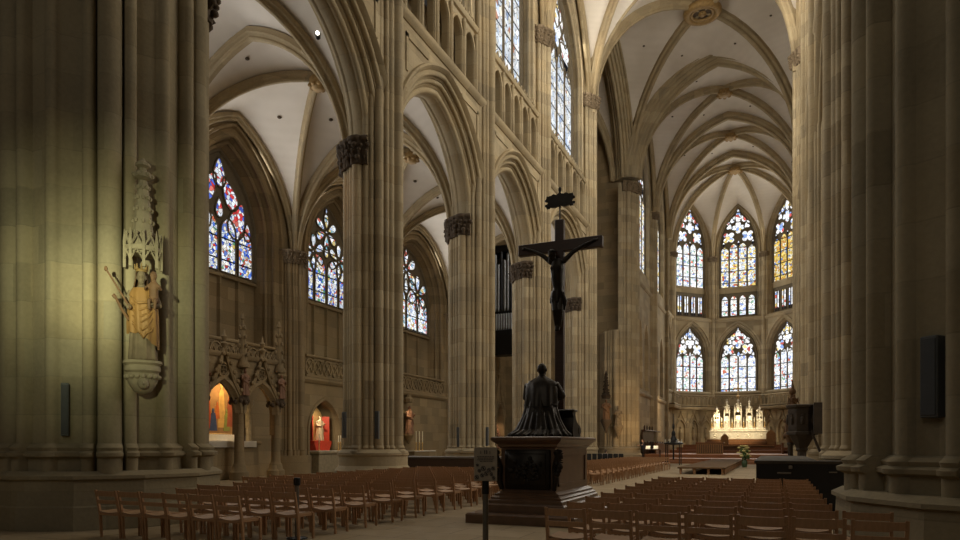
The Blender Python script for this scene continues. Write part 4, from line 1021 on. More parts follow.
for s in (-1, 1):
    m.tube([(s*.25,.09,1.10),(s*.33,.22,.86),(s*.16,.50,.92)], [.10,.11,.09], 10); m.tube([(s*.2,.45,.9),(s*.18,.48,.72)], [.10,.05], 8)
    m.tube([(s*.12,.52,.93),(s*.03,.62,1.02)], [.045,.035], 7)
    for i in range(4): m.tube([(s*.018,.63+.018*i,1.0),(s*.012,.67+.016*i,1.12-.012*abs(i-1.5))], [.012,.008], 5)
    m.tube([(s*.02,.60,1.0),(s*.015,.585,1.07)], [.013,.009], 5)
KS = Matrix.Diagonal((1.12,1.05,1.02,1)); T = T @ KS; xf(remesh(m, .014, 1), T).build('figure', M['bronze'], t, 60)
m = MB()
m.tube([(.327*math.cos(a), .05+.287*math.sin(a), .70+.09*math.sin(a)+.012*math.sin(9*a)) for a in [-PI*1.12+PI*1.24*j/24 for j in range(25)]], .012, 6)
half_rings(m, [(.62,0,.05,.325,.285,.06),(.84,0,.06,.318,.265,.05),(1.0,0,.08,.315,.24,.04),(1.10,0,.09,.30,.215,.02),(1.17,0,.1,.235,.18,.02),(1.24,0,.11,.13,.125,.0)], -PI*1.12, PI*.12, 40, 8)
xf(m, T).build('shoulder_cape', M['bronze'], t, 60)
m = MB(); m.ball((0,.11,1.46), (.085,.10,.07), 12, 8); xf(m, T).build('skull_cap', M['bronze'], t, 60)
t = thing('scroll_console', 'bronze scroll shaped prayer stool beside the kneeling figure', 'prayer stool', (PX+.36, 14.15, 1.72)); T = WM[t.name] @ Matrix.Diagonal((1,1,.74,1))
pr = [(-.16,0),(.48,0),(.50,.08),(.40,.10),(.50,.16),(.52,.28),(.40,.36),(.22,.42),(.10,.52),(.02,.66),(.05,.74),(-.22,.76),(-.2,.68),(-.12,.58),(-.16,.4),(-.2,.2)]
m = MB(); m.loft([[(x, y*.9, z) for y, z in pr] for x in (-.16,-.13,.13,.16)]); m.tube([(-.17,.36,.2),(.17,.36,.2)], .11, 12); xf(m, T).build('scroll', M['bronze'], t, 40)
m = MB(); m.bbox(-.2,.2,-.24,.1,.74,.82,.03); xf(m, T).build('cushion', M['bronze'], t, 40)
CY = 14.72
t = thing('crucifix', 'tall dark crucifix with the figure of Christ behind the kneeling bishop', 'crucifix', (PX, CY, 1.72)); 
m = MB(); m.bbox(PX-.105, PX+.105, CY-.07, CY+.07, 1.72, 6.72, .012); m.build('post', M['cross'] if 'cross' in M else M['darkwood'], t, 25)
m = MB(); m.bbox(PX-1.0, PX+1.0, CY-.072, CY+.072, 5.98, 6.24, .012); m.build('crossbeam', M['darkwood'], t, 25)
m = MB(); y = CY-.17
m.tube([(PX,y+.02,4.92),(PX+.01,y-.0,5.12),(PX,y-.03,5.36),(PX,y-.04,5.58),(PX,y,5.76)], [.13,.115,.14,.16,.10], 12)
for s in (-1, 1):
    m.tube([(PX+s*.13,y-.01,5.70),(PX+s*.36,y+.0,5.90),(PX+s*.62,y+.05,6.05),(PX+s*.80,y+.07,6.12)], [.065,.052,.042,.03], 9); hand(m, (PX+s*.82,y+.07,6.13), (s,0,.25), 1.0)
    m.ball((PX+s*.07,y-.13,5.55), (.075,.05,.06), 8, 6)
    m.tube([(PX+s*.075,y+.0,4.95),(PX+s*.06+.03,y-.10,4.60),(PX+s*.035,y+.02,4.24)], [.095,.07,.045], 9); m.tube([(PX+s*.03,y+.0,4.25),(PX+s*.025,y-.06,4.14)], [.04,.03], 7)
head(m, (PX-.10,y-.09,5.86), 1.05, -.5, .45)
remesh(m, .015, 2).build('christ_figure', M['bronze'], t, 60)
m = MB(); rings(m, [(4.78,PX,y,.16,.13,.10),(4.88,PX,y,.165,.14,.08),(5.0,PX,y,.15,.135,.05),(5.05,PX,y,.14,.125,.03)], 26, 0, 8); m.tube([(PX+.13,y-.05,5.0),(PX+.19,y-.05,4.8),(PX+.16,y-.03,4.6)], [.04,.05,.02], 7); m.build('loincloth', M['bronze'], t, 60)
m = MB(); m.ball((PX-.11,y-.06,5.90), (.095,.10,.10), 10, 8); m.tube([(PX-.17,y-.04,5.88),(PX-.19,y-.06,5.70)], [.04,.02], 6)
m.tube([(PX-.10+.10*math.cos(a), y-.07+.1*math.sin(a), 5.93) for a in [2*PI*k/10 for k in range(10)]], .018, 5, closed=True); m.build('hair', M['bronze'], t, 60)
m = MB(); m.tube([(PX,CY,6.7),(PX,CY,7.02)], .018, 6); m.build('title_rod', M['blackm'], t)
m = MB(); pl = [(-.26,-.13),(-.31,-.17),(-.33,-.08),(-.28,-.03),(-.33,.05),(-.31,.16),(-.24,.13),(-.15,.19),(-.06,.15),(0,.24),(.06,.15),(.15,.19),(.24,.13),(.31,.16),(.33,.05),(.28,-.03),(.33,-.08),(.31,-.17),(.26,-.13),(.12,-.16),(0,-.12),(-.12,-.16)]
m.loft([[(PX+a, CY+d, 7.16+b*.9) for a, b in pl] for d in (-.03,.03)]); m.ball((PX,CY,7.42), (.04,.03,.07), 7, 5)
for a, b in pl[::2]: m.ball((PX+a,CY,7.16+b*.9), (.035,.04,.035), 6, 4)
m.build('title_scroll', M['bronze'], t, 40)

# ------------------------------------------------------------------ notice on a post, barrier post
sp = on_pier(485.5, 5.85)
t = thing('notice_stand', 'grey notice board with pictograms on a slim metal post', 'sign', (sp.x, sp.y, 0), TH_+.02); T = WM[t.name]
m = MB(); m.lathe([(.15,0),(.15,.015),(.03,.03)], (0,0,0), 20); xf(m, T).build('foot', M['steel'], t, 30)
m = MB(); m.tube([(0,0,.02),(0,0,1.24)], .026, 12); xf(m, T).build('post', M['steel'], t)
m = MB(); m.tube([(0,0,1.12),(0,0,1.24)], .032, 12); xf(m, T).build('clamp', M['blackm'], t)
M['board'] = plain('notice_board', (.38,.32,.24), .7, var=.08); M['ink'] = plain('ink', (.06,.05,.045), .7, var=.1)
m = MB(); m.bbox(-.102,.102,-.034,-.026,1.235,1.53,.003); xf(m, T).build('board', M['board'], t, 0)
m = MB(); y = -.036
def flat(mb, pts, y0=-.0375, y1=-.0335): mb.loft([[(a, yy, b) for a, b in pts] for yy in (y0, y1)])
for s in (-.012, .006): flat(m, [(s,1.472),(s+.008,1.472),(s+.008,1.505),(s,1.505)])          # heading
flat(m, [(-.045,1.472),(-.04,1.472),(-.04,1.50),(-.045,1.50)]); flat(m, [(.035,1.472),(.04,1.472),(.04,1.50),(.035,1.50)])
for z, w in ((1.447,.075),(1.433,.068),(1.419,.072),(1.405,.05)):
    x = -w
    while x < w: L = RC.uniform(.008,.02); flat(m, [(x,z),(x+L,z),(x+L,z+.005),(x,z+.005)]); x += L+.005
m.build if False else xf(m, T).build('lettering', M['ink'], t, 0)
for cx, cz, k in ((-.072,1.375,.6),(-.02,1.345,1.2),(.03,1.33,1.0),(.066,1.345,.9),(-.078,1.268,1.0),(-.03,1.285,.9),(.005,1.30,1.0),(.05,1.295,.8),(.07,1.262,.8),(-.055,1.325,.8)):
    m = MB(); r = .016*k; m.tube([(cx+r*math.cos(a), y, cz+r*math.sin(a)) for a in [2*PI*i/14 for i in range(14)]], .003, 4, closed=True)
    m.tube([(cx-r*.7,y,cz+r*.7),(cx+r*.7,y,cz-r*.7)], .0028, 4); flat(m, [(cx-.35*r,cz-.5*r),(cx+.4*r,cz-.45*r),(cx+.3*r,cz+.4*r),(cx-.1*r,cz+.55*r)])
    xf(m, T).build('pictogram', M['ink'], t, 0)
bp_ = on_pier(297, 11.0)
t = thing('barrier_post', 'slim grey barrier post with black head beside the left chairs', 'barrier post', (bp_.x, bp_.y, 0))
m = MB(); m.lathe([(.17,0),(.17,.02),(.04,.04)], tuple(bp_), 20); m.build('foot', M['blackm'], t, 30)
m = MB(); m.tube([bp_+Vector((0,0,.03)), bp_+Vector((0,0,.92))], .035, 12); m.build('post', M['steel'], t)
m = MB(); m.lathe([(.036,.88),(.055,.89),(.055,1.0),(.045,1.01)], tuple(bp_), 14); m.box(bp_.x-.02,bp_.x+.02,bp_.y-.065,bp_.y+.065,.91,.98); m.build('belt_head', M['blackm'], t, 30)

# ------------------------------------------------------------------ dark stages and the low platform
t = thing('covered_stage', 'large dark covered stage standing before the pulpit on the right', 'stage', (.3, 21, 0))
P = [(-.42,17.5),(1.5,17.5),(1.5,18.55),(.92,18.7),(.92,26),(-.42,26)]
m = MB(); m.poly(P, .0, 1.1); m.build('black_skirt', M['black'], t, 0)
m = MB(); m.poly([(-.46,17.46),(1.54,17.46),(1.54,18.6),(.95,18.74),(.95,26.03),(-.46,26.03)], 1.1, 1.17); m.build('deck', plain('grey_deck', (.065,.054,.042), .8, spec=.2), t, 0)
m = MB(); m.bbox(.05,.35,17.44,17.47,.86,.90,.005); m.bbox(.30,.38,17.43,17.47,.98,1.06,.01); m.bbox(1.15,1.32,17.44,17.47,.90,.93,.005); m.build('metal_fitting', M['steel'], t, 0)
t = thing('choir_riser', 'long dark riser standing before the pier left of the notice', 'stage', (-12.2, 24.6, 0))
m = MB(); m.box(-14.2,-9.4,24.1,25.0,0,1.0); m.build('skirt', M['darkwood'], t, 0)
m = MB(); m.bbox(-14.25,-9.35,24.05,25.05,1.0,1.08,.015); m.build('top', plain('riser_top', (.13,.11,.09), .5), t, 0)
t = thing('low_platform', 'low wooden platform reaching back to the choir, beyond the right chairs', 'platform', (-3.5, 47, 0))
m = MB(); m.bbox(-4.75,-2.35,36.6,58,.30,.38,.015); m.build('deck', plain('platform_boards', (.13,.078,.038), .9, var=.3, stretch=(8,.3,1), spec=.2), t, 0)
for x in (-4.6,-3.9,-3.2,-2.5):
    for y in (36.8, 43, 50, 57.5): m = MB(); m.box(x-.06,x+.06,y-.05,y+.05,0,.3); m.build('leg', M['chair'], t, 0)
m = MB()
for k in range(60): m.box(-2.42,-2.37,36.7+k*.355,36.7+k*.355+.3,.03,.3)
m.build('slatted_side', M['brownwood'], t, 0)
m = MB(); m.box(-14,3.9,57.6,93,0,.2); m.box(-14,3.9,58.3,93,.2,.4); struct(m, 'floor_choir', M['redwood'], smooth=0)
m = MB(); m.box(-12.2,3.4,62.6,91,.4,.7); m.box(-11.5,2.9,74,91,.7,1.0); m.box(-10,1.2,76.5,90,1.0,1.3); m.box(-9.5,.7,78,89,1.3,1.6); struct(m, 'floor_sanctuary', M['redwood'], smooth=0)

# ------------------------------------------------------------------ choir furniture
al = pix(710, 454, 63)
t = thing('lattice_altar', 'wooden altar table with a slatted front in the middle of the choir', 'altar', (al.x, al.y, .7), .0)
T = WM[t.name]
m = MB(); m.bbox(-1.25,1.25,-.5,.5,.98,1.1,.02); xf(m, T).build('table_top', M['brownwood'], t, 0)
m = MB(); m.box(-1.15,1.15,-.4,.4,.0,.98); xf(m, T).build('body', M['darkwood'], t, 0)
m = MB()
for k in range(15): x = -1.14+2.28*k/14; m.box(x-.045,x+.045,-.45,-.39,.05,.95)
m.box(-1.2,1.2,-.46,-.38,.0,.08); m.box(-1.2,1.2,-.46,-.38,.9,.98); xf(m, T).build('lattice', plain('lattice_oak', (.30,.17,.07), .5), t, 0)
# silver high altar
az = 80.0; aw = on_pier(738, az)
t = thing('high_altar', 'brightly lit silver high altar with turrets under the middle apse window', 'altar', (aw.x, aw.y, 1.6)); T = WM[t.name]
m = MB(); m.bbox(-3.6,3.6,-1.5,.2,.0,.38,.02); m.bbox(-3.45,3.45,-1.0,.2,.38,.62,.02); xf(m, T).build('wooden_step', M['brownwood'], t, 0)
m = MB(); m.bbox(-3.2,3.2,-.35,.5,.62,1.55,.02)
for x0, x1 in ((-3.1,-2.15),(-1.95,1.95),(2.15,3.1)):
    m.box(x0,x1,-.40,-.35,.68,.74); m.box(x0,x1,-.40,-.35,1.42,1.48); m.box(x0,x0+.06,-.40,-.35,.7,1.45); m.box(x1-.06,x1,-.40,-.35,.7,1.45)
for cx in (-2.62,-1.2,0,1.2,2.62):
    m.tube([(cx+.27*math.cos(a), -.39, 1.08+.27*math.sin(a)) for a in [2*PI*k/16 for k in range(16)]], .045, 6, closed=True); m.ball((cx,-.38,1.08), (.14,.08,.16), 8, 6)
xf(m, T).build('antependium', M['silver'], t, 40)
m = MB(); m.bbox(-3.3,3.3,-.45,.5,1.55,1.68,.03); m.bbox(-3.1,3.1,-.3,.5,1.68,2.05,.02)
for k in range(22): m.ball((-2.95+5.9*k/21,-.32,1.87), (.09,.06,.11), 7, 5)
xf(m, T).build('gradine', M['silver'], t, 40)
def turret(cx, h, w, nm='turret'):
    m = MB()
    for s in (-1, 1): m.tube([(cx+s*w,-.1,2.05),(cx+s*w,-.1,2.05+h*.5)], .055, 8); m.ball((cx+s*w,-.1,2.05+h*.52), (.09,.09,.07), 7, 5); m.tube([(cx+s*w,-.1,2.05+h*.54),(cx+s*w,-.1,2.05+h*.72)], [.06,.01], 6)
    m.bbox(cx-w*.8,cx+w*.8,.12,.3,2.05,2.05+h*.40,.02)
    m.tube([(cx-w,-.1,2.05+h*.42),(cx-w*.6,-.12,2.05+h*.55),(cx,-.12,2.05+h*.60),(cx+w*.6,-.12,2.05+h*.55),(cx+w,-.1,2.05+h*.42)], .05, 6)
    m.tube([(cx-w*1.1,-.1,2.05+h*.5),(cx,-.1,2.05+h*.80),(cx+w*1.1,-.1,2.05+h*.5)], .055, 6)
    m.lathe([(w*.6,.5),(w*.5,.62),(w*.2,.72),(w*.22,.80),(w*.1,.86),(.07,.92),(.02,1.0)] if False else [(w*.5,h*.50),(w*.42,h*.58),(w*.2,h*.70),(w*.26,h*.74),(.09,h*.84),(.14,h*.88),(.03,h*.92),(.02,h)], (cx,.05,2.05), 10)
    for k in range(6): m.ball((cx+RC.uniform(-w,w), -.1, 2.05+h*RC.uniform(.55,.8)), .08, 6, 4)
    xf(m, T).build(nm, M['silver'], t, 45)
for cx, h, w in ((-2.4,2.6,.30),(-1.25,3.5,.30),(0,3.7,.38),(1.25,3.5,.30),(2.4,2.6,.30)): turret(cx, h, w)
m = MB(); m.tube([(0,.05,5.5),(0,.05,7.35)], .06, 7); m.tube([(-.42,.05,6.75),(.42,.05,6.75)], .06, 7); m.ball((0,.05,5.8), .16, 8, 6); m.ball((0,.05,6.75), (.16,.1,.16), 8, 6)
for x, z in ((-.42,6.75),(.42,6.75),(0,7.35)): m.ball((x,.05,z), .11, 7, 5)
xf(m, T).build('altar_cross', M['gilt2'], t, 50)
NMS = ['leftmost', 'second', 'middle', 'fourth', 'rightmost']
for i, cx in enumerate((-2.4,-1.25,0,1.25,2.4)):
    o = xf(SAINT[i % 3], T @ at((cx,-.13,2.05), 0, 1.25)).build('silver_saint', M['silver'], None, 60)
    tag(o, '%s silver saint figure standing in a niche of the high altar' % NMS[i], 'statue', 'silver saints of the high altar')
for i, cx in enumerate((-2.95,-1.82,-.65,.65,1.82,2.95)):
    m = MB(); m.lathe([(.16,0),(.17,.04),(.06,.10),(.04,.35),(.09,.40),(.03,.46),(.03,.60),(.10,.64),(.04,.66)], tuple(T @ Vector((cx,-.28,2.05))), 10)
    o = m.build('silver_candlestick', M['gilt2'], None, 45); tag(o, 'gilt candlestick, %s from the left on the high altar shelf' % ORD[i+1], 'candlestick', 'candlesticks of the high altar')
    m = MB(); p = T @ Vector((cx,-.28,2.70)); m.tube([p, p+Vector((0,0,.55))], .035, 7); m.build('candle', M['candle'], o)
# dark stalls, throne, lecterns
def stalls(p, rz, L, label, h=2.2, n=6):
    t = thing('choir_stalls', label, 'choir stalls', p, rz); T = WM[t.name]
    m = MB(); m.bbox(-L/2,L/2,.25,.4,0,h,.03); m.bbox(-L/2-.05,L/2+.05,.0,.45,h,h+.12,.03); xf(m, T).build('back_panel', M['darkwood'], t, 0)
    m = MB(); m.bbox(-L/2,L/2,-.25,.25,.42,.5,.02); xf(m, T).build('seat', M['brownwood'], t, 0)
    m = MB(); m.bbox(-L/2,L/2,-1.0,-.85,0,1.0,.02); m.bbox(-L/2,L/2,-1.1,-.75,1.0,1.06,.02); xf(m, T).build('desk', M['brownwood'], t, 0)
    for k in range(n+1):
        x = -L/2+L*k/n; m = MB(); m.bbox(x-.05,x+.05,-.3,.3,0,1.1,.02); m.ball((x,-.2,1.14), .09, 7, 5); xf(m, T).build('divider', M['darkwood'], t, 40)
    for k in range(n):
        x = -L/2+L*(k+.5)/n; m = MB(); m.lathe([(.1,h+.1),(.06,h+.3),(.08,h+.4),(.01,h+.6)], (x,.25,0), 7); xf(m, T).build('finial', M['darkwood'], t, 40)
stalls((-11.3, 69, .7), PI/2, 9, 'dark wooden choir stalls along the left choir wall')
stalls((1.6, 72, .7), -PI/2, 7, 'dark wooden choir stalls at the right of the high altar')
for ti, (tpx, tz, tl) in enumerate(((771, 74, 'carved wooden throne right of the high altar, near the pulpit'), (724.5, 74, 'small wooden throne before the left half of the high altar'))):
  th_ = on_pier(tpx, tz)
  t = thing('bishops_throne', tl, 'throne', (th_.x, th_.y, 1.0)); T = WM[t.name] @ Matrix.Scale((1, .8)[ti], 4)
  m = MB(); m.bbox(-.5,.5,-.4,.4,0,.5,.03); xf(m, T).build('seat', M['brownwood'], t, 0)
  m = MB(); m.loft([[(x, d, z) for x, z in ((-.5,.4),(.5,.4),(.5,1.8),(.25,2.1),(0,2.3),(-.25,2.1),(-.5,1.8))] for d in (.3,.42)]); xf(m, T).build('backrest', plain('throne_oak', (.36,.20,.08), .5), t, 0)
  for s in (-1, 1): m = MB(); m.bbox(s*.48-.07,s*.48+.07,-.4,.4,.0,.95,.03); xf(m, T).build('armrest', M['brownwood'], t, 0)
for i, (px, w) in enumerate(((716, 1.0), (728, 2.2), (762, 2.4))):
    p = pix(px, 447, 71); t = thing('choir_bench', ['short wooden bench in front of the high altar, left end', 'low wooden bench in front of the high altar, middle', 'wooden bench with lit top right of the high altar'][i], 'bench', (p.x, p.y, .7)); T = WM[t.name]
    m = MB(); m.bbox(-w/2,w/2,-.3,.3,.72,.80,.02); xf(m, T).build('top', plain('bench_top', (.42,.24,.10), .4), t, 0)
    m = MB(); m.bbox(-w/2+.05,w/2-.05,-.05,.2,.1,.72,.02); xf(m, T).build('front_panel', M['brownwood'], t, 0)
    for s in (-1, 1): m = MB(); m.bbox(s*w/2-.06,s*w/2+.06,-.3,.3,0,.72,.02); xf(m, T).build('side', M['brownwood'], t, 0)
# candle stand, flowers, lit table
cs = on_pier(673.5, 52)
t = thing('candle_stand', 'tall black candle stand beside the far end of the low platform', 'candle stand', (cs.x, cs.y, .0))
m = MB(); m.tube([cs+Vector((0,0,.4)), cs+Vector((0,0,4.0))], [.07,.03], 7); m.ball(cs+Vector((0,0,2.4)), (.16,.16,.3), 8, 6); m.ball(cs+Vector((0,0,3.0)), (.10,.10,.25), 8, 6); m.build('stem', M['blackm'], t, 50)
m = MB(); m.lathe([(.35,1.55),(.75,1.62),(.75,1.70),(.3,1.9),(.12,2.3)], tuple(cs), 14); m.build('drip_tray', M['blackm'], t, 40)
for k in range(4): a = PI/4+k*PI/2; m = MB(); q = Vector((.72*math.cos(a), .72*math.sin(a), 0)); m.tube([cs+q, cs+q+Vector((0,0,1.6))], .04, 6); m.build('leg', M['blackm'], t)
for k in range(6): a = k*PI/3+.2; m = MB(); q = cs+Vector((.6*math.cos(a), .6*math.sin(a), 1.70)); m.tube([q, q+Vector((0,0,.3))], .05, 7); m.build('candle', M['candle'], t)
fl = on_pier(744.5, 46)
t = thing('flower_vase', 'vase of yellow and white flowers on the floor beside the low platform', 'flowers', (fl.x, fl.y, 0))
m = MB(); m.lathe([(.14,0),(.18,.15),(.20,.35),(.13,.5),(.17,.56)], tuple(fl), 14); m.build('vase', plain('green_glass', (.06,.10,.05), .25), t, 50)
m = MB()
for k in range(26): a = RC.uniform(0,2*PI); r = RC.uniform(.1,.42); h = RC.uniform(.8,1.55); m.tube([fl+Vector((0,0,.6)), fl+Vector((r*.6*math.cos(a), r*.6*math.sin(a), h*.8)), fl+Vector((r*math.cos(a), r*math.sin(a), h))], .018, 4); q = fl+Vector((r*.8*math.cos(a), r*.8*math.sin(a), h*.8)); m.ball(q, (.07,.07,.12), 5, 4)
m.build('foliage', M['green'], t, 50, kind='stuff')
for k in range(22):
    a = k*2.4; r = .1+.32*((k*7) % 10)/10; h = .75+.8*((k*3) % 7)/7; c = fl+Vector((r*math.cos(a), r*math.sin(a), h)); m = MB()
    for j in range(6): b = j*PI/3; m.tube([c, c+Vector((.09*math.cos(b), .09*math.sin(b), .06)), c+Vector((.13*math.cos(b), .13*math.sin(b), .05))], [.02,.05,.012], 5)
    m.ball(c+Vector((0,0,.03)), .05, 6, 4); m.build('flower', M['petal'], t, 50)
lt = pix(652, 452, 60.5)
t = thing('reading_table', 'small table with bright lit papers in front of the person in dark blue', 'table', (lt.x, lt.y, .4)); T = WM[t.name]
m = MB(); m.bbox(-.75,.75,-.35,.35,.72,.78,.01); xf(m, T).build('table_top', M['darkwood'], t, 0)
for x in (-.7,.7):
    for y in (-.3,.3): m = MB(); m.box(x-.03,x+.03,y-.03,y+.03,0,.72); xf(m, T).build('leg', M['darkwood'], t, 0)
for i, x in enumerate((-.35,.35)):
    m = MB(); m.loft([[(x-.2,y,z),(x+.2,y,z),(x+.2,y+.02,z),(x-.2,y+.02,z)] for y, z in ((-.15,.79),(.05,1.08))]); o = xf(m, T).build('music_book', M['paper'], None, 0); tag(o, ['open white music book standing at the left of the lit table', 'open white music book standing at the right of the lit table'][i], 'book', 'music books on the lit table')
m = MB(); q = Vector((.0,-.28,.78)); m.lathe([(.10,0),(.10,.02),(.015,.04),(.015,.62)], q, 10); m.tube([q+Vector((0,0,.6)), q+Vector((0,.0,.75)), q+Vector((0,.15,.72))], .02, 6)
o = xf(m, T).build('desk_lamp', M['blackm'], None, 40); tag(o, 'small desk lamp shining on the music books of the lit table', 'lamp')
LAMP = T @ Vector((0,-.3,1.7))

# ------------------------------------------------------------------ pulpit
pc = Vector((.90, 27.1, 0))
t = thing('pulpit', 'dark carved stone pulpit with stair at the right hand pier', 'pulpit', pc); 
M['pulpit'] = plain('dark_pulpit_stone', (.06,.045,.032), .7, var=.5, scale=4)
def oc(r, z, n=8): return [(pc.x+r*math.cos(2*PI*k/n+PI/8), pc.y+r*math.sin(2*PI*k/n+PI/8), z) for k in range(n)]
m = MB(); m.loft([oc(.34,0), oc(.34,.15), oc(.22,.25), oc(.17,.5), oc(.16,1.3), oc(.22,1.38), oc(.2,1.45), oc(.42,1.85), oc(.50,1.95)]); m.build('stem', M['pulpit'], t, 35)
m = MB(); m.loft([oc(.56,1.93), oc(.56,2.02), oc(.49,2.05), oc(.49,2.88), oc(.55,2.92), oc(.57,3.0), oc(.50,3.03)]); m.build('parapet', M['pulpit'], t, 35)
m = MB()
for k in range(8):
    a = 2*PI*k/8+PI/4; c, s = math.cos(a), math.sin(a); R0 = .47
    for z0, z1, h in ((2.12,2.2,.13),(2.72,2.8,.13)):
        m.loft([[(pc.x+R0*c-h*s*e, pc.y+R0*s+h*c*e, z) for e in (-1, 1)] + [(pc.x+(R0-.06)*c-h*s*e, pc.y+(R0-.06)*s+h*c*e, z) for e in (1, -1)] for z in (z0, z1)])
    m.ball((pc.x+R0*c, pc.y+R0*s, 2.45), (.07,.07,.17), 7, 6); m.ball((pc.x+R0*c, pc.y+R0*s, 2.63), .045, 6, 5)
m.build('relief_panel', M['pulpit'], t, 50)
m = MB(); P = [(pc.x+.35, pc.y-.9), (pc.x+.95, pc.y-.9), (pc.x+.95, pc.y-.2), (pc.x+.35, pc.y-.2)]
m.poly(P, 1.95, 3.05); m.loft([[(pc.x+.3+.1*k, pc.y-.75, 1.9-.26*k), (pc.x+.3+.1*k, pc.y-.35, 1.9-.26*k), (pc.x+.3+.1*k, pc.y-.35, 2.1-.26*k), (pc.x+.3+.1*k, pc.y-.75, 2.1-.26*k)] for k in range(7)]); m.build('stair_parapet', M['pulpit'], t, 30)
# statue with spire left of the pulpit
sp_ = on_pier(790.5, 25.6)
t = thing('pulpit_sculpture', 'slender carved pillar of small figures at the left edge of the pulpit', 'sculpture', (sp_.x, sp_.y, 0)); T = WM[t.name]
m = MB(); m.lathe([(.22,0),(.22,.1),(.1,.2),(.09,1.5),(.14,1.6),(.10,1.66)], (0,0,0), 10); xf(m, T).build('shaft', M['pulpit'], t, 40)
m = MB(); m.lathe([(.08,1.6),(.24,1.9),(.20,2.0),(.12,2.05)], (0,0,0), 10)
for k in range(9): a = k*.7; m.ball((.2*math.cos(a), .2*math.sin(a), 1.75+.03*k), (.08,.08,.09), 7, 5)
xf(m, T).build('console', M['wood_statue'], t, 50)
for i, (dx, dy, z, h, r) in enumerate(((.06,-.04,2.0,.95,.5),(-.10,-.10,2.05,.62,-.4),(.12,.0,2.75,.75,.9))):
    xf(SAINT[i], T @ at((dx, dy, z), r, h)).build('figure', M['wood_statue'], t, 60)
m = MB(); m.tube([(.0,.1,1.9),(-.05,.12,2.6),(.05,.1,3.2),(.08,.05,3.75),(.06,.04,4.05)], [.10,.08,.09,.06,.02], 7); m.ball((.07,.05,3.6), (.13,.1,.14), 8, 6)
for s_ in (-1, 1): m.tube([(.1,.08,3.1),(.1+s_*.16,.1,3.35),(.1+s_*.2,.08,3.05)], [.04,.07,.015], 6)
xf(m, T).build('canopy', M['wood_statue'], t, 50)

# ------------------------------------------------------------------ canopied side altar (first aisle bay)
t = thing('altar_canopy', 'gothic stone canopy with two gabled arches over the side altar', 'altar canopy', (-22.3, 22.6, 0))
CXF = -21.6; M['canopy'] = M['stoned']
cols = (20.25, 22.5, 24.85)
for y in cols:
    m = MB(); m.lathe([(.42,0),(.42,.35),(.34,.42),(.30,.62),(.24,.72),(.22,.80),(.20,3.15),(.24,3.2)], (CXF,y,0), 12); c = m.build('column', M['stoned'], t, 40)
    m = MB(); m.lathe([(.22,3.1),(.24,3.25),(.36,3.5),(.42,3.6),(.40,3.7)], (CXF,y,0), 10)
    for k in range(10): a = k*PI/5; m.ball((CXF+.36*math.cos(a), y+.36*math.sin(a), 3.42+.08*(k % 2)), (.1,.1,.11), 7, 5)
    m.build('leaf_capital', M['leaf'], c, 50)
FC = FW(CXF, 1)
m = MB(); m.lathe([(.26,0),(.26,1.7),(.2,1.8),(.2,3.3),(.3,3.5),(.32,3.7)], (-23.25,24.75,0), 12); m.build('rear_pilaster', M['robe'], t, 40)
for y0, y1 in zip(cols, cols[1:]):
    c, a = (y0+y1)/2, (y1-y0)/2-.22
    m = MB(); plate(m, FC, .14, y0, y1, 2.9, 5.35, [(c, a, 2.0, 2.95, 1.35)], .32, 8); plate(m, FC, -.18, y0, y1, 2.9, 5.35, [(c, a, 2.0, 2.95, 1.35)], 0, 8)
    arch_sweep(m, FC, c, 2.95, Arch(a, 1.35), [(.14,.24),(.26,.2),(.26,.06),(.14,.0),(.05,-.08)], None, 8); m.build('arch', M['canopy'], t, 40)
    m = MB()
    for s in (-1, 1):
        m.tube([FC(c+s*(a+.2),.24,3.5), FC(c+s*a*.62,.26,4.3), FC(c+s*a*.22,.26,5.1), FC(c,.26,5.75)], [.11,.10,.09,.06], 6)
        for k in range(5): u = (k+.5)/5; m.ball(FC(c+s*(a+.15)*(1-u)*.95,.34,3.75+1.85*u), (.10,.10,.10), 6, 5)
    m.lathe([(.05,5.6),(.16,5.85),(.06,5.95),(.13,6.15),(.05,6.25),(.02,6.5)], (CXF+.26,c,0), 8); m.build('gable', M['canopy'], t, 45)
    m = MB(); m.tube([FC(c+.30*math.cos(q),.2,4.75+.30*math.sin(q)) for q in [2*PI*k/14 for k in range(14)]], .06, 6, closed=True)
    for k in range(4): q = PI/4+k*PI/2; m.tube([FC(c+.12*math.cos(q)+.10*math.cos(w),.2,4.75+.12*math.sin(q)+.10*math.sin(w)) for w in [2*PI*j/8 for j in range(8)]], .03, 5, closed=True)
    m.build('rosette', M['canopy'], t, 45)
    m = MB(); m.grid([[FC(s, n, 5.3) for n in (.14, -1.55)] for s in (y0, y1)]); m.build('vault', M['plaster'], t, 0)
m = MB(); m.loft([[FC(s, n, z) for n, z in ((-.2,5.3),(.2,5.3),(.3,5.42),(.3,5.5),(-.2,5.52))] for s in (cols[0]-.2, cols[-1]+.2)])
s = cols[0]
while s < cols[-1]: m.tube([FC(s,.1,5.5), FC(s+.12,.1,5.75), FC(s+.24,.1,5.5)], .05, 5); s += .27
m.build('cornice', M['canopy'], t, 40)
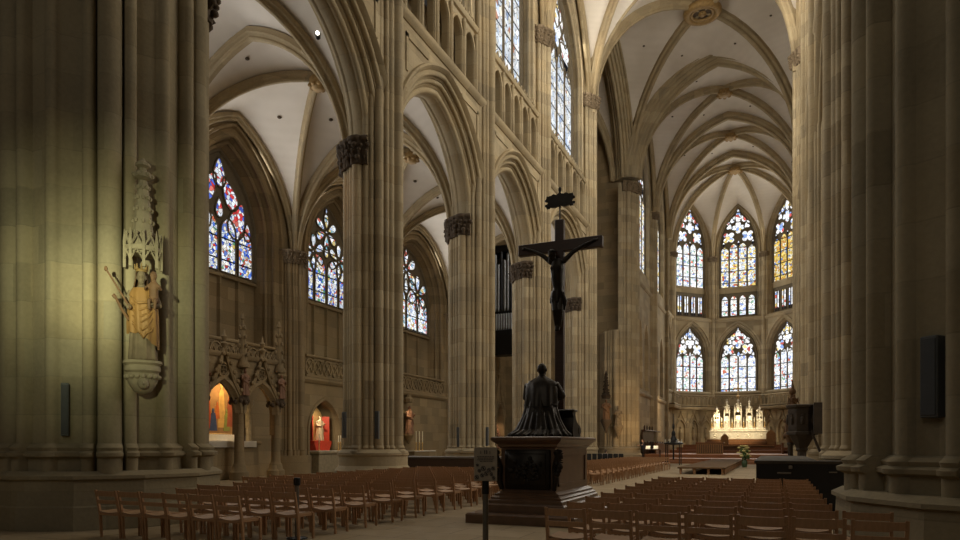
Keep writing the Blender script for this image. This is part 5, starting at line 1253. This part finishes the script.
for i, y in enumerate(cols):
    m = MB(); m.loft([[(CXF+.2+r*math.cos(2*PI*k/8), y+r*math.sin(2*PI*k/8), z) for k in range(8)] for r, z in ((.30,4.95),(.32,5.05),(.20,5.25),(.17,5.8),(.11,6.4),(.05,7.05),(.10,7.1),(.02,7.4))])
    for zz in (5.5, 5.9, 6.3, 6.7):
        for k in range(4): m.ball((CXF+.2+(.26-.1*(zz-5.5))*math.cos(k*PI/2), y+(.26-.1*(zz-5.5))*math.sin(k*PI/2), zz), (.07,.07,.1), 6, 4)
    m.build('pinnacle', M['canopy'], t, 40)
    o = xf(SAINT[i], at((CXF+.34, y, 3.72), PI/2, 1.12)).build('saint_statue', M['polych'], None, 60)
    tag(o, ['small painted saint on the hidden left column of the altar canopy', 'small painted saint on the front column of the altar canopy', 'small painted saint on the right column of the altar canopy'][i], 'statue', 'saints on the altar canopy columns')
m = MB(); m.bbox(-23.45,-22.2,20.6,24.4,0,1.55,.03); m.bbox(-23.5,-22.1,20.5,24.5,1.55,1.7,.03)
o = m.build('side_altar_table', M['stoned'], None, 0); tag(o, 'stone altar block with pale top under the canopy and painting', 'altar')
m = MB(); m.bbox(-23.3,-22.15,20.9,24.1,1.70,1.73,.005); m.bbox(-22.12,-22.07,20.9,24.1,1.45,1.73,.005); m.build('altar_cloth', M['white'], o, 0)
m = MB(); m.bbox(-23.45,-23.0,21.2,24.4,1.73,2.04,.01); m.build('white_predella', M['white'], o, 0)
m = MB(); m.bbox(-22.35,-22.25,23.4,23.6,1.73,2.35,.01); o = m.build('altar_card', M['darkwood'], None, 0); tag(o, 'small dark upright tablet on the side altar below the painting', 'tablet')
# generic devotional painting: robed figures on a gold ground
t = thing('altar_painting', 'glowing painting of red and gold robed figures on the side altar', 'painting', (-23.3, 23.1, 1.75))
m = MB(); pY0, pY1, pZ0, pZ1 = 21.95, 23.95, 2.05, 4.35
def pan(y0, y1, z0, z1, x0=-23.34, x1=-23.26): m.bbox(x0, x1, y0, y1, z0, z1, .01)
m.loft([[(x, y, z) for y, z in ((pY0,pZ0),(pY1,pZ0),(pY1,3.9),(pY1-.6,4.6),((pY0+pY1)/2,5.0),(pY0+.6,4.6),(pY0,3.9))] for x in (-23.36,-23.26)]); m.build('panel', plain('painted_gold_ground', (.36,.19,.07), .5, var=.6, scale=2.5), t, 0)
m = MB()
m.tube([(-23.25,y,z) for y, z in ((pY0,pZ0),(pY1,pZ0),(pY1,3.9),(pY1-.6,4.6),((pY0+pY1)/2,5.0),(pY0+.6,4.6),(pY0,3.9))], .05, 6, closed=True); m.build('frame', M['gilt2'], t, 40)
for i, (y, z, w, h, c) in enumerate(((23.12,2.35,.24,2.1,(.62,.36,.10)),(22.28,2.3,.24,1.75,(.38,.07,.02)),(22.86,2.75,.15,.75,(.5,.13,.03)),(22.62,2.2,.23,1.0,(.05,.07,.15)),(23.42,2.2,.2,1.0,(.26,.27,.06)),(23.62,2.4,.2,1.6,(.35,.09,.04)))):
    m = MB(); o = [(y-w*.95,z),(y+w,z),(y+w*.8,z+h*.4),(y+w*.55,z+h*.78),(y+w*.2,z+h*.84),(y-w*.2,z+h*.84),(y-w*.6,z+h*.75),(y-w*.75,z+h*.35)]
    m.loft([[(x, a, b) for a, b in o] for x in (-23.27,-23.245+.002*i)]); m.ball((-23.25, y, z+h*.92), (.02, w*.32, h*.085+.03), 9, 6)
    m.build('painted_figure', plain('paint_%d' % i, c, .5, var=.5, scale=4), t, 50)

# red altar in the niche of the third bay
NY = 31.1
m = MB(); m.bbox(-24.3,-23.0,NY-1.15,NY+1.15,0,1.05,.03); m.bbox(-24.35,-22.9,NY-1.25,NY+1.25,1.05,1.2,.03); o = m.build('niche_altar_table', M['robe'], None, 0); tag(o, 'pale stone altar block in the lit niche with the red shrine', 'altar')
m = MB(); m.bbox(-24.1,-22.95,NY-1.2,NY+1.2,1.2,1.23,.005); m.build('altar_cloth', M['white'], o, 0)
t = thing('red_shrine', 'red painted shrine with a gilded figure in the lit wall niche', 'shrine', (-23.9, NY, 1.23))
m = MB(); m.loft([[(-23.9+a, NY+b, z) for a, b in ((-.35,-w),(.3,-w),(.3,w),(-.35,w))] for w, z in ((.62,1.24),(.62,1.32),(.78,1.62),(.78,1.78),(.6,1.8))]); m.build('predella', M['red'], t, 0)
m = MB(); m.loft([[(x, NY+y, z) for y, z in ((-.62,1.8),(.62,1.8),(.62,3.0),(.4,3.45),(0,3.75),(-.4,3.45),(-.62,3.0))] for x in (-24.2,-24.1)]); m.build('back_panel', M['gilt2'], t, 0)
for s in (-1, 1): m = MB(); m.loft([[(-24.1, NY+s*.62, z), (-23.75, NY+s*.78, z), (-23.72, NY+s*.74, z), (-24.1, NY+s*.56, z)] for z in (1.8, 3.2)]); m.build('wing', M['red'], t, 0)
o = xf(SAINT[2], at((-23.85, NY, 1.80), PI/2, 1.4)).build('saint_statue', M['limew'], None, 60); tag(o, 'pale gilded saint standing in the red shrine niche', 'statue')
for i, (x, y) in enumerate(((-23.15,NY+.85),(-23.15,NY+1.05),(-23.15,NY-.95))):
    m = MB(); m.lathe([(.09,0),(.1,.03),(.03,.06),(.025,.42),(.06,.45),(.02,.5)], (x,y,1.23), 9); o = m.build('brass_candlestick', M['gilt2'], None, 45); tag(o, 'brass candlestick on the red shrine altar, ' + ['inner right', 'outer right', 'left end'][i], 'candlestick', 'candlesticks on the niche altar')
    m = MB(); m.tube([(x,y,1.72),(x,y,2.1)], .028, 7); m.build('candle', M['candle'], o)
# wall statue and altar of the fourth bay
SY = 40.1
t = thing('wall_console', 'stone bracket under the standing wall statue by the candles', 'console', (-23.3, SY, 1.9))
m = MB(); m.lathe([(.05,1.6),(.12,1.75),(.3,2.15),(.36,2.2),(.36,2.3)], (-23.2,SY,0), 10); m.build('bracket', M['stoned'], t, 40)
m = MB(); m.lathe([(.3,4.5),(.34,4.6),(.34,4.75),(.2,4.85),(.16,5.05)], (-23.2,SY,0), 8); m.build('canopy', M['stoned'], t, 40)
o = xf(SAINT[0], at((-23.15, SY, 2.3), PI/2, 1.95)).build('saint_statue', M['polych'], None, 60); tag(o, 'brown painted saint statue high on the aisle wall above candles', 'statue')
m = MB(); m.bbox(-23.4,-22.4,SY-.6,SY+2.4,0,1.1,.02); o = m.build('wall_altar_table', M['stoned'], None, 0); tag(o, 'low stone altar with white top below the brown wall statue', 'altar')
m = MB(); m.bbox(-23.35,-22.35,SY-.65,SY+2.45,1.1,1.16,.01); m.build('altar_cloth', M['white'], o, 0)
for i in range(3):
    y = SY+.0+.45*i; m = MB(); m.lathe([(.1,0),(.1,.03),(.03,.06),(.025,.5),(.07,.53),(.02,.58)], (-22.6,y,1.16), 9); o = m.build('brass_candlestick', M['gilt2'], None, 45); tag(o, '%s brass candlestick from the left, below the brown wall statue' % ORD[i+1], 'candlestick', 'candlesticks below the wall statue')
    m = MB(); m.tube([(-22.6,y,1.74),(-22.6,y,2.5)], .03, 7); m.build('candle', M['candle'], o)
# statues on the far crossing pier
for i, (px, z, h, zb, lb, lc, lk) in enumerate(((606, 59.3, 1.8, 3.7, 'dark canopied statue on the far crossing pier, the taller of two', 'canopy', 0), (618, 59.3, 1.65, 3.2, 'small wall statue on the far crossing pier, right of the canopied one', '', 2))):
    p = on_pier(px, z); 
    t = thing('pier_statue', lb, 'statue', (p.x, p.y, zb), math.atan2(-p.x, p.y)); T = WM[t.name]
    xf(SAINT[i], T @ at((0,0,.1), 0, h)).build('figure', M['wood_statue'] if i == 0 else M['robe2'], t, 60)
    m = MB(); m.lathe([(.05,-1.1),(.15,-.8),(.42,-.2),(.5,.0),(.46,.12)], (0,.1,0), 10); xf(m, T).build('console', M['leaf'] if i == 0 else M['robe2'], t, 40)
    if i == 0:
        m = MB(); m.lathe([(.34,h+.2),(.42,h+.45),(.24,h+.7),(.17,h+1.3),(.09,h+2.2),(.15,h+2.3),(.03,h+2.7)], (0,.15,0), 8)
        for k in range(24): q = k*2.4; zz = .3+2.0*k/24; m.ball(((.36-.12*zz)*math.cos(q), .15+(.36-.12*zz)*math.sin(q), h+zz), .09, 6, 4); xf(m, T).build('canopy', M['leaf'], t, 40)
# organ on the transept wall, niche below
OX, OY = -22.6, 56.6
t = thing('hanging_organ', 'hanging organ with tall dark pipes seen between two piers', 'organ', (OX, OY, 10.5))
m = MB(); m.loft([[(OX-1.3,OY-r,z),(OX+1.3,OY-r,z),(OX+1.3,OY+1.2,z),(OX-1.3,OY+1.2,z)] for r, z in ((.2,9.8),(.9,11.2),(1.0,11.4),(1.0,11.9),(.8,12.0))]); m.build('case', M['blackm'], t, 30)
M['pipel'], M['piped'] = plain('pipe_metal', (.42,.44,.46), .35, .6), plain('pipe_dark', (.05,.05,.055), .35, .6)
for k in range(9):
    x = OX-1.2+2.4*k/8; h = (19.0, 18.2, 18.8, 17.9)[k % 4]; m = MB(); m.lathe([(.03,13.6),(.13,14.0),(.135,h)], (x, OY-.75-.1*math.sin(PI*k/8), 0), 12); m.build('pipe', M['piped' if k % 3 == 1 else 'pipel'], t, 40)
for k in range(11):
    x = OX-1.2+2.4*k/10; m = MB(); m.lathe([(.03,11.9),(.09,12.2),(.095,13.5)], (x, OY-.9, 0), 10); m.build('small_pipe', M['pipel'], t, 40)
for s_ in (-1, 1): m = MB(); m.box(OX+s_*1.32-.07,OX+s_*1.32+.07,OY-.8,OY+1.0,11.9,19.2); m.build('side_post', M['blackm'], t, 0)
m = MB(); m.bbox(OX-1.5,OX+1.5,OY-1.0,OY+1.0,18.95,19.6,.1); m.bbox(OX-1.35,OX+1.35,OY-1.0,OY+.6,13.4,13.62,.03); m.build('cornice', M['blackm'], t, 0)
m = MB(); m.box(OX-1.3,OX+1.3,OY+.9,OY+1.0,11.9,19); m.build('back_panel', M['stoned'], t, 0)
ny = 58.0
t = thing('gabled_niche', 'gabled niche with a lit shrine at the transept wall below the organ', 'niche', (XA-.4, ny, 0))
FN = FW(XA-.4, 1); m = MB(); plate(m, FN, .1, ny-1.3, ny+1.3, 0, 6.2, [(ny, .85, 1.0, 3.6, 1.8)], .5, 8); arch_sweep(m, FN, ny, 3.6, Arch(.85, 1.8), [(.1,.3),(.3,.25),(.3,.05),(.1,0)], 1.0, 8); m.build('frame', M['stoned'], t, 40)
m = MB()
for s in (-1, 1): m.tube([FN(ny+s*1.3,.2,4.2), FN(ny+s*.5,.2,6.4), FN(ny,.2,8.0)], [.16,.14,.1], 6)
m.lathe([(.1,7.8),(.3,8.2),(.1,8.4),(.2,8.8),(.02,9.4)], (XA-.2,ny,0), 8); m.build('gable', M['stoned'], t, 45)
o = xf(SAINT[1], at((XA-.55, ny, 1.2), PI/2, 2.2)).build('saint_statue', M['polych'], None, 60); tag(o, 'reddish lit saint figure in the gabled niche far behind the pedestal', 'statue')
# spotlight on the arch above the nearest slender pier
ap = pix(318, 38, 19.3)
t = thing('spotlight', 'small bright spotlight clamped to the arch at the top left', 'spotlight', ap)
m = MB(); m.tube([ap+Vector((.0,0,.0)), ap+Vector((.08,-.12,.04))], [.07,.09], 10); m.build('housing', M['blackm'], t, 40)
m = MB(); m.ball(ap+Vector((.09,-.14,.045)), .05, 8, 6); m.build('bulb', plain('lamp_bulb', (1,.95,.85), .3, emit=(1,.93,.8), est=14), t, 50)
# ------------------------------------------------------------------ light
def area(nm, p, target, sx, sy, power, col=(1,.96,.9)):
    l = bpy.data.lights.new(nm, 'AREA'); l.shape = 'RECTANGLE'; l.size = sx; l.size_y = sy; l.energy = power; l.color = col
    o = bpy.data.objects.new(nm, l); COL.objects.link(o); o.location = p
    o.rotation_euler = (Vector(target)-Vector(p)).to_track_quat('-Z', 'Y').to_euler(); return o
def spot(nm, p, target, power, ang, col=(1,.8,.55), blend=.6, r=.05):
    l = bpy.data.lights.new(nm, 'SPOT'); l.energy = power; l.spot_size = math.radians(ang); l.spot_blend = blend; l.color = col; l.shadow_soft_size = r
    o = bpy.data.objects.new(nm, l); COL.objects.link(o); o.location = p
    o.rotation_euler = (Vector(target)-Vector(p)).to_track_quat('-Z', 'Y').to_euler(); return o
PW = {'cler': 17, 'clerw': 4, 'aisle': 11, 'apse': 8, 'south': 34}           # watts per square metre of window
for p, t, sx, sy, kind in LIGHTS:
    area('daylight_'+kind, p, t, sx, sy, PW[kind]*sx*sy, (1,.93,.80) if kind != 'aisle' else (1,.98,.95))
area('daylight_west_window', (-5.3,-7,15), (-5.3,20,9), 7, 10, 260, (1,.93,.8))  # unseen fill light added behind the camera to lift the lower piers
for pw, an in ((3000, 15), (1700, 25), (1200, 38)): spot('lamp_madonna', (-4.8,1.0,4.0), (-11.55,8.6,4.5), pw, an, (.95,1,.62), 1.0, .15)
spot('lamp_painting', (-22.2,22.9,4.9), (-23.3,23.0,2.6), 260, 100, (1,.72,.38), .8, .08)
spot('lamp_niche', (-23.1,30.2,3.6), (-23.9,31.1,2.6), 130, 90, (1,.85,.6), .8, .08)
spot('lamp_wall_statue', (-22.2,39.2,4.6), (-23.4,40.1,2.6), 110, 70, (1,.75,.42), .9, .08)
spot('lamp_transept_niche', (-23.2,57.6,4.6), (-24.2,58,2.6), 160, 80, (1,.65,.4), .8, .08)
A0 = Vector((aw.x, aw.y, 0))
for dx in (-3.4, 3.4): spot('lamp_high_altar', A0+Vector((dx,-8,9.5)), A0+Vector((dx*.2,0,3.6)), 4200, 38, (1,.84,.56), .7, .1)
spot('lamp_choir', (-9.5,70,13), (-7.5,63.5,0), 2600, 52, (1,.62,.30), 1.0, .15)
spot('lamp_choir', (0,70,13), (-2.5,66,0), 1800, 52, (1,.62,.30), 1.0, .15)
spot('lamp_far_pier', (-8.5,55.0,1.0), (-12.2,60,4.5), 900, 75, (1,.66,.32), 1.0, .15)
spot('lamp_apse_wall', (-5.5,84,5.4), (-9.5,89.5,3.2), 500, 90, (1,.8,.52), 1.0, .15)  # unseen lamp added to brighten the left apse wall
spot('lamp_choir_wall', (-8,76,9), (-12.2,74,3), 900, 80, (1,.72,.42), 1.0, .15)
spot('lamp_table', tuple(LAMP), tuple(LAMP+Vector((0,.15,-1))), 40, 110, (1,.85,.6), .6, .05)
spot('lamp_arch', tuple(ap+Vector((-.25,.35,-.15))), tuple(ap+Vector((-1.0,1.0,-1.2))), 160, 60, (1,.6,.35), .8, .05)
w = bpy.data.worlds.new('World'); SC.world = w; w.use_nodes = True
w.node_tree.nodes['Background'].inputs[0].default_value = (1,.95,.86,1); w.node_tree.nodes['Background'].inputs[1].default_value = .025
# ------------------------------------------------------------------ camera
cam = bpy.data.cameras.new('camera'); co = bpy.data.objects.new('camera', cam); COL.objects.link(co)
FPX = 665.0; TH = math.atan2(295.0, FPX)
cam.sensor_width = 36; cam.lens = FPX/960*36; cam.shift_y = 175/960; cam.clip_end = 400
co.location = (0, 0, 1.55); co.rotation_euler = (PI/2, 0, TH); SC.camera = co
SC.view_settings.view_transform = 'Standard'; SC.view_settings.look = 'None'; SC.view_settings.exposure = 0; SC.view_settings.gamma = 1; SC.view_settings.use_curve_mapping = False
SC.cycles.use_denoising = True; SC.cycles.max_bounces = 10; SC.cycles.diffuse_bounces = 6; SC.cycles.glossy_bounces = 3; SC.cycles.sample_clamp_indirect = 4
